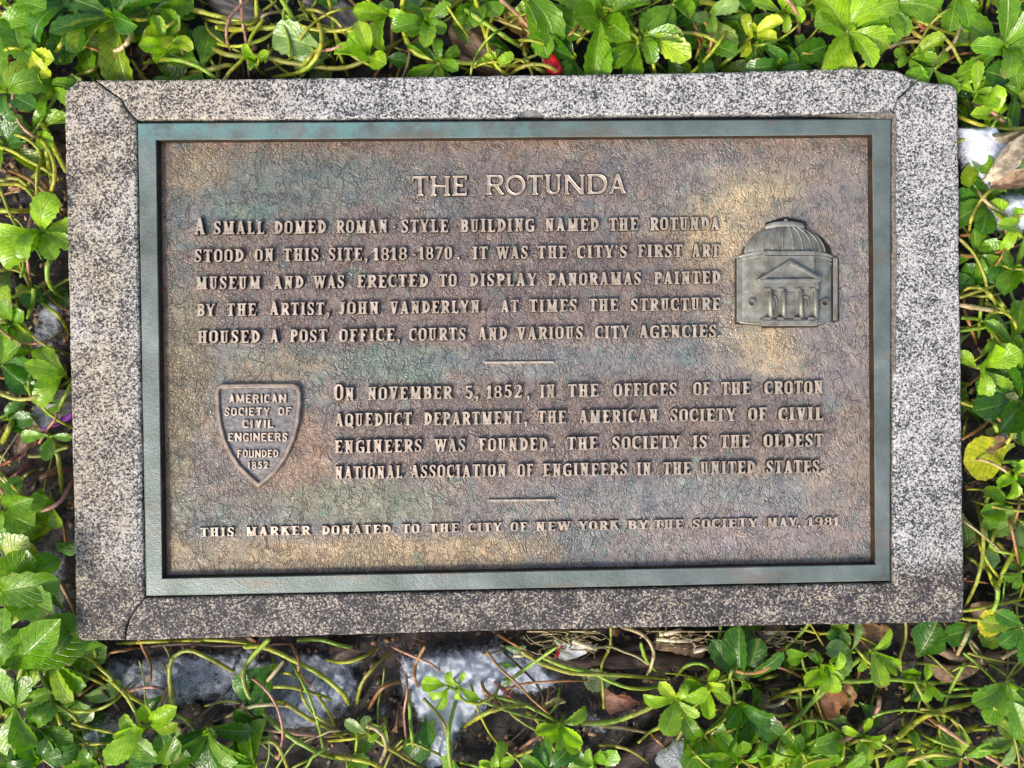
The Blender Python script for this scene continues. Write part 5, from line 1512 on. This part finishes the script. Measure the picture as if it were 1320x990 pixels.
def lump(name, px, py, z, sx, sy, sz, rot, mat, label, cat, seed=0, rough=.25, n=3):
    bm = bmesh.new(); bmesh.ops.create_icosphere(bm, subdivisions=n, radius=1)
    for v in bm.verts:
        q = v.co.copy(); f = 1 + rough * (float(vnoise(q.x + q.z * .7, q.y + q.z * .4, 1.6, seed)) - .5) * 2 + rough * .5 * (float(vnoise(q.x - q.z, q.y + q.x, 4.5, seed + 3)) - .5) + rough * .35 * (float(vnoise(q.x * .35 + q.z * .3, q.y * 1.6 + q.z, 11, seed + 5)) - .5)
        v.co = Vector((q.x * sx, q.y * sy, q.z * sz)) * f
    me = bpy.data.meshes.new(name); bm.to_mesh(me); bm.free(); me.materials.append(mat)
    me.polygons.foreach_set('use_smooth', [True] * len(me.polygons))
    o = obj(name, me); o.location = P(px, py, z); o.rotation_euler = (0, 0, R_(rot))
    return tag(o, label, cat)


lump('wood_chunk', 626, 66, .016, .040, .021, .014, -42, M_WOOD, 'weathered brown chunk of split wood behind the stems above the word building', 'wood', 5, .3, 4)
lump('wood_chunk', 436, 18, .012, .040, .018, .012, -35, m_bark('grey_wood', (.06, .05, .045), (.34, .30, .27), 55), 'grey fibrous rotten wood above the word domed', 'wood', 8, .3, 4)
lump('wood_chunk', 302, 8, .012, .038, .014, .012, -20, bpy.data.materials['grey_wood'], 'grey rotten wood above the word small', 'wood', 9, .3, 4)
lump('wood_chunk', 668, 28, .022, .018, .013, .008, -35, m_plain('ochre_wood', (.36, .22, .06), .5), 'smooth ochre wood piece behind the pinkish stem', 'wood', 4, .12)


def log(pts, w, label, mat=M_BARK, z=.014, name='bark_log'):
    W = [P(x, y, z) for x, y in pts]; c = catmull(W, 8); o0 = c[0].copy()
    rs = [w * M_PER_PX / 2 * (1 + random.uniform(-.09, .09)) for _ in c]
    V, F = tube([q - o0 for q in c], rs, 14)
    V = [(x + random.uniform(-.0005, .0005), y + random.uniform(-.0007, .0007), z_) for x, y, z_ in V]
    o = obj(name, mesh(name, V, F, mat, True)); o.location = o0
    return tag(o, label, 'root', 'woody roots in the soil')


log([(706, 850), (760, 853), (830, 850), (900, 853), (960, 848)], 22, 'dark wet root running under the stems below the words New York')
log([(1000, 842), (1040, 832), (1080, 826), (1118, 822)], 18, 'reddish brown root close under the slab below the date 1981')
log([(775, 1000), (820, 972), (856, 950), (890, 928)], 28, 'thick dark root slanting up towards the bright lower sprig')
log([(845, 825), (880, 832), (905, 838)], 24, 'short tan-brown root stub below the word By', M_WOOD)
log([(560, 996), (590, 990), (640, 1000)], 14, 'low dark root at the bottom photo edge below City')
log([(1200, 830), (1240, 850), (1290, 846)], 14, 'bleached tan root below the lower right corner', m_bark('tan_wood', (.16, .10, .06), (.46, .31, .20), 60))

M_RED = m_plain('red_plastic', (.50, .008, .018), .18, 0, .5, 260, .0015)
lump('red_plastic_scrap', 714, 84, .046, .0075, .0125, .006, 25, M_RED, 'shiny red plastic scrap by the pinkish stem above the slab', 'litter', 2, .25)
M_CLEAR = NT('clear_film'); M_CLEAR.base((.75, .82, .84), .08, 0.0, M_CLEAR.bump(M_CLEAR.noise(M_CLEAR.geo(), 90, 4, .7), .006, 1.0)); M_CLEAR.b.inputs['Transmission Weight'].default_value = .75; M_CLEAR = M_CLEAR.m
lump('clear_plastic_scrap', 877, 972, .018, .026, .020, .012, -35, M_CLEAR, 'crumpled clear plastic scrap glinting beside the thick slanting root', 'litter', 6, .5, 4)
w_ = obj('wrapper_scrap', slab_mesh('wrapper_scrap', [(724, 830), (738, 826), (752, 832), (757, 842), (744, 848), (728, 852), (717, 848)], .030, .0012, m_plain('white_film', (.62, .60, .60), .25, 0, .2), .0004))
tag(w_, 'crumpled white wrapper scrap with a red strip under the lower slab', 'litter')
obj('red_strip', slab_mesh('red_strip', [(714, 849), (719, 832), (724, 829), (722, 842), (718, 851)], .0312, .0012, M_RED, .0004), w_)

# fine pale roots hanging from under the slab
def rootlet(cx, cy, n, spread, label, ends):
    V, F = [], []
    for k in range(n):
        a = random.uniform(0, 6.3); L = random.uniform(.5, 1.1) * spread; p = [P(cx + random.uniform(-8, 8), cy + random.uniform(-4, 4), .034)]
        for q in range(5):
            a += random.uniform(-.7, .7); x = cx + math.cos(a) * L * (q + 1) / 5; y = cy + math.sin(a) * L * .42 * (q + 1) / 5
            y = max(y, 814 if SY0 < 9 else y)
            p.append(P(x, y, .034 + random.uniform(-.01, .008)))
        v, f = tube(catmull(p, 3), random.uniform(.0003, .0009), 5); b = len(V); V += v; F += [tuple(t + b for t in q) for q in f]
    o = empty('root_tangle', P(cx, cy, .034))
    tag(o, label, 'roots')
    for nm, vv, ff, col in (('rootlets', V, F, (.42, .33, .18)),):
        m_ = obj(nm, mesh(nm, [tuple(Vector(v) - o.location) for v in vv], ff, M_STEM, True), o); m_.color = (*col, 1); m_['kind'] = 'stuff'
    for (x0, y0, x1, y1, w) in ends:
        v, f = tube([P(x0, y0, .036) - o.location, P((x0 + x1) / 2, (y0 + y1) / 2 + 1, .038) - o.location, P(x1, y1, .036) - o.location], w * M_PER_PX / 2, 8)
        m_ = obj('broken_root_end', mesh('broken_root_end', v, f, M_STEM, True), o); m_.color = (.66, .56, .40, 1)


rootlet(728, 826, 34, 62, 'tangle of fine pale roots with cut ends below the word New', [(738, 826, 769, 836, 7), (676, 844, 662, 845, 5), (716, 824, 722, 830, 6)])
rootlet(880, 822, 26, 60, 'tangle of fine tan roots below the words By The', [(850, 818, 878, 812, 6), (846, 824, 892, 826, 5), (894, 840, 912, 834, 6)])
rootlet(1010, 820, 14, 60, 'thin brown rootlets close below the word Society', [(985, 816, 1000, 815, 4)])

# green flower spike
fs = empty('flower_spike', P(1255, 244, .040)); tag(fs, 'small spike of green buds beside the right slab near the first line', 'flower')
v, f = tube([Vector((0, 0, 0)), Vector((-.002, .010, .002))], .0009, 6); m_ = obj('spike_stalk', mesh('spike_stalk', v, f, M_STEM, True), fs); m_.color = (.25, .40, .05, 1)
_bm = bmesh.new(); bmesh.ops.create_icosphere(_bm, subdivisions=2, radius=.0018); _bd = bpy.data.meshes.new('bud'); _bm.to_mesh(_bd); _bm.free(); _bd.materials.append(M_STEM)
for k in range(16):
    o = obj('bud', _bd, fs); o.location = (-.0015 + random.uniform(-.0045, .0045), -.006 + k * .0011, random.uniform(0, .004)); o.color = (.26, .44, .05, 1)

# ------------------------------------------------------------------ ground cover in mass: low leaves, tangled low stems, chips and needles
LOW = [leaf_mesh(400 + q, random.uniform(.26, .36), (random.uniform(0, .3), random.uniform(-.8, -.2)), random.uniform(.1, .6), .09, random.uniform(-.4, .4), 8, 4) for q in range(5)]


def lowd(x, y):
    """how thickly low leaves stand at pixel (x, y)"""
    if x < -10 or x > 1330 or y < -10 or y > 1000: return .8
    if y < 105:
        if 585 < x < 735 and y > 20: return .12
        if 268 < x < 480: return .22
        if 1150 < x < 1250 and y < 60: return .10
        return .95
    if x < 90:
        if y < 150: return .95
        if y < 285: return .10
        if y < 370: return .35
        if y < 640: return .40 if x < 36 else .05
        return .75
    if x > 1236 and y < 830:
        if 350 < y < 440: return .15
        if 550 < y < 800: return .16
        return .75
    if y > 805:
        if x < 105: return .95
        if x < 560: return .05 if y < 920 else .30
        if x < 835: return .06 if y < 950 else .3
        if x < 1130: return .60 if y > 870 else .12
        return .30
    return 0


def merge(items, name, mat, label, uv=True):
    """items: (V array, faces, uv array or None, colour) joined into one mesh with a colour attribute"""
    Vs, Fs, Us, Cs, b = [], [], [], [], 0
    for v, f, u, c in items:
        Vs.append(np.asarray(v)); Fs += [tuple(q + b for q in t) for t in f]; b += len(v)
        Us.append(np.asarray(u) if u is not None else np.zeros((len(v), 2))); Cs.append(np.tile(np.array([*c, 1.0]), (len(v), 1)))
    me = mesh(name, np.concatenate(Vs).tolist(), Fs, mat, True, np.concatenate(Us))
    at = me.color_attributes.new('tint', 'FLOAT_COLOR', 'POINT'); at.data.foreach_set('color', np.concatenate(Cs).ravel())
    return tag(obj(name, me), label, None, None, 'stuff')


def get_uv(me):
    u = np.empty(len(me.loops) * 2); me.uv_layers[0].data.foreach_get('uv', u); li = np.empty(len(me.loops), int); me.loops.foreach_get('vertex_index', li)
    out = np.zeros((len(me.vertices), 2)); out[li] = u.reshape(-1, 2); return out


LV = [(vco(m), [tuple(p.vertices) for p in m.polygons], get_uv(m)) for m in LOW]
items = []
tries = 0
while tries < 6800:
    tries += 1
    x, y = random.uniform(-790, 2110), random.uniform(-655, 1645)
    if random.random() > lowd(x, y): continue
    if 95 < x < 1230 and 115 < y < 800: continue
    z = random.uniform(.006, .030); c = P(x, y, z)
    v, f, u = random.choice(LV)
    M = leaf_matrix(c, random.uniform(0, 6.3), R_(random.uniform(-10, 38)), random.uniform(30, 62) * M_PER_PX, random.uniform(-.8, .8))
    W = v @ np.array(M.to_3x3()).T + np.array(M.translation)
    if (in_stone(W) & (W[:, 2] > .052)).any(): continue
    t = random.choice('DDMMBP'); cc = np.array(TONE[t][0]) * random.uniform(.7, 1.15)
    items.append((W, f, u, cc))
merge(items, 'low_leaves', M_LEAFM, 'dense low evergreen leaves filling in beneath the sprigs')

items = []
for k in range(1500):
    x, y = random.uniform(-120, 1440), random.uniform(-100, 1090)
    if k > 900: x, y = random.uniform(-300, 1620), random.uniform(-260, 1250)
    if 60 < x < 1265 and 80 < y < 830: continue
    if 120 < x < 800 and 800 < y < 1000 and random.random() < .72: continue
    a = random.uniform(0, 6.3); L = random.uniform(40, 120); p = []; z0 = random.choice((random.uniform(.006, .022), random.uniform(.022, .046)))
    for q in range(5):
        p.append(P(x, y, z0 + random.uniform(-.003, .006))); x += math.cos(a) * L / 4; y += math.sin(a) * L / 4; a += random.uniform(-.5, .5)
    p = catmull(p, 3)
    if any(in_stone(np.array([q]))[0] and q.z > .045 for q in p): continue
    v, f = tube(p, random.uniform(.0009, .0022), 6)
    items.append((v, f, None, np.array(STC[random.choice('YYYGGATO')][0]) * random.uniform(.6, 1.1)))
merge(items, 'stem_tangle', M_STEMM, 'tangle of low yellow-green stems and runners near the soil')

items = []
for k in range(5200):
    x, y = random.uniform(-120, 1440), random.uniform(-100, 1090)
    if 100 < x < 1225 and 120 < y < 795: continue
    c = P(x, y, 0); c.z = float(gh(c.x, c.y)) + random.uniform(0, .003); r = random.uniform(.001, .0055) * random.choice((1, 1, 1.6)); n = random.randint(5, 7)
    a0 = random.uniform(0, 6.3); tx, ty = random.uniform(-.4, .4), random.uniform(-.4, .4); el_ = random.uniform(.35, 1)
    v = []
    for zz in (0, .0009):
        for q in range(n):
            aa = 6.283 * q / n; rr = r * (.7 + .5 * ((q * 7919 + k) % 5) / 5); xx, yy = rr * math.cos(aa), rr * math.sin(aa) * el_
            xr, yr = xx * math.cos(a0) - yy * math.sin(a0), xx * math.sin(a0) + yy * math.cos(a0)
            v.append((c.x + xr, c.y + yr, c.z + zz + .001 + xr * tx + yr * ty))
    f = [tuple(range(n, 2 * n)), tuple(range(n))[::-1]] + [(q, (q + 1) % n, n + (q + 1) % n, n + q) for q in range(n)]
    items.append((v, f, None, random.choice(((.05, .028, .018), (.13, .065, .035), (.03, .02, .015), (.22, .12, .06), (.08, .05, .035), (.30, .19, .11))) * np.array(random.uniform(1.0, 1.8))))
merge(items, 'bark_chips', M_STEMM, 'scattered bark chips and leaf crumbs on the wet soil')
items = []
for k in range(2400):
    x, y = random.uniform(-60, 1380), random.uniform(-60, 1060)
    if 100 < x < 1225 and 120 < y < 795: continue
    c = P(x, y, 0); z0 = float(gh(c.x, c.y)) + .002; a = random.uniform(0, 6.3); L = random.uniform(.006, .028); p = []
    for q in range(4):
        p.append(Vector((c.x, c.y, z0 + random.uniform(0, .004)))); c.x += math.cos(a) * L / 3; c.y += math.sin(a) * L / 3; a += random.uniform(-.5, .5)
    v, f = tube(p, random.uniform(.0002, .0006), 4)
    items.append((v, f, None, np.array(random.choice(((.28, .11, .045), (.14, .07, .04), (.05, .03, .022), (.36, .25, .13)))) * random.uniform(.6, 1.1)))
merge(items, 'needles_and_fibres', M_STEMM, 'fine brown needles and fibres strewn over the soil')
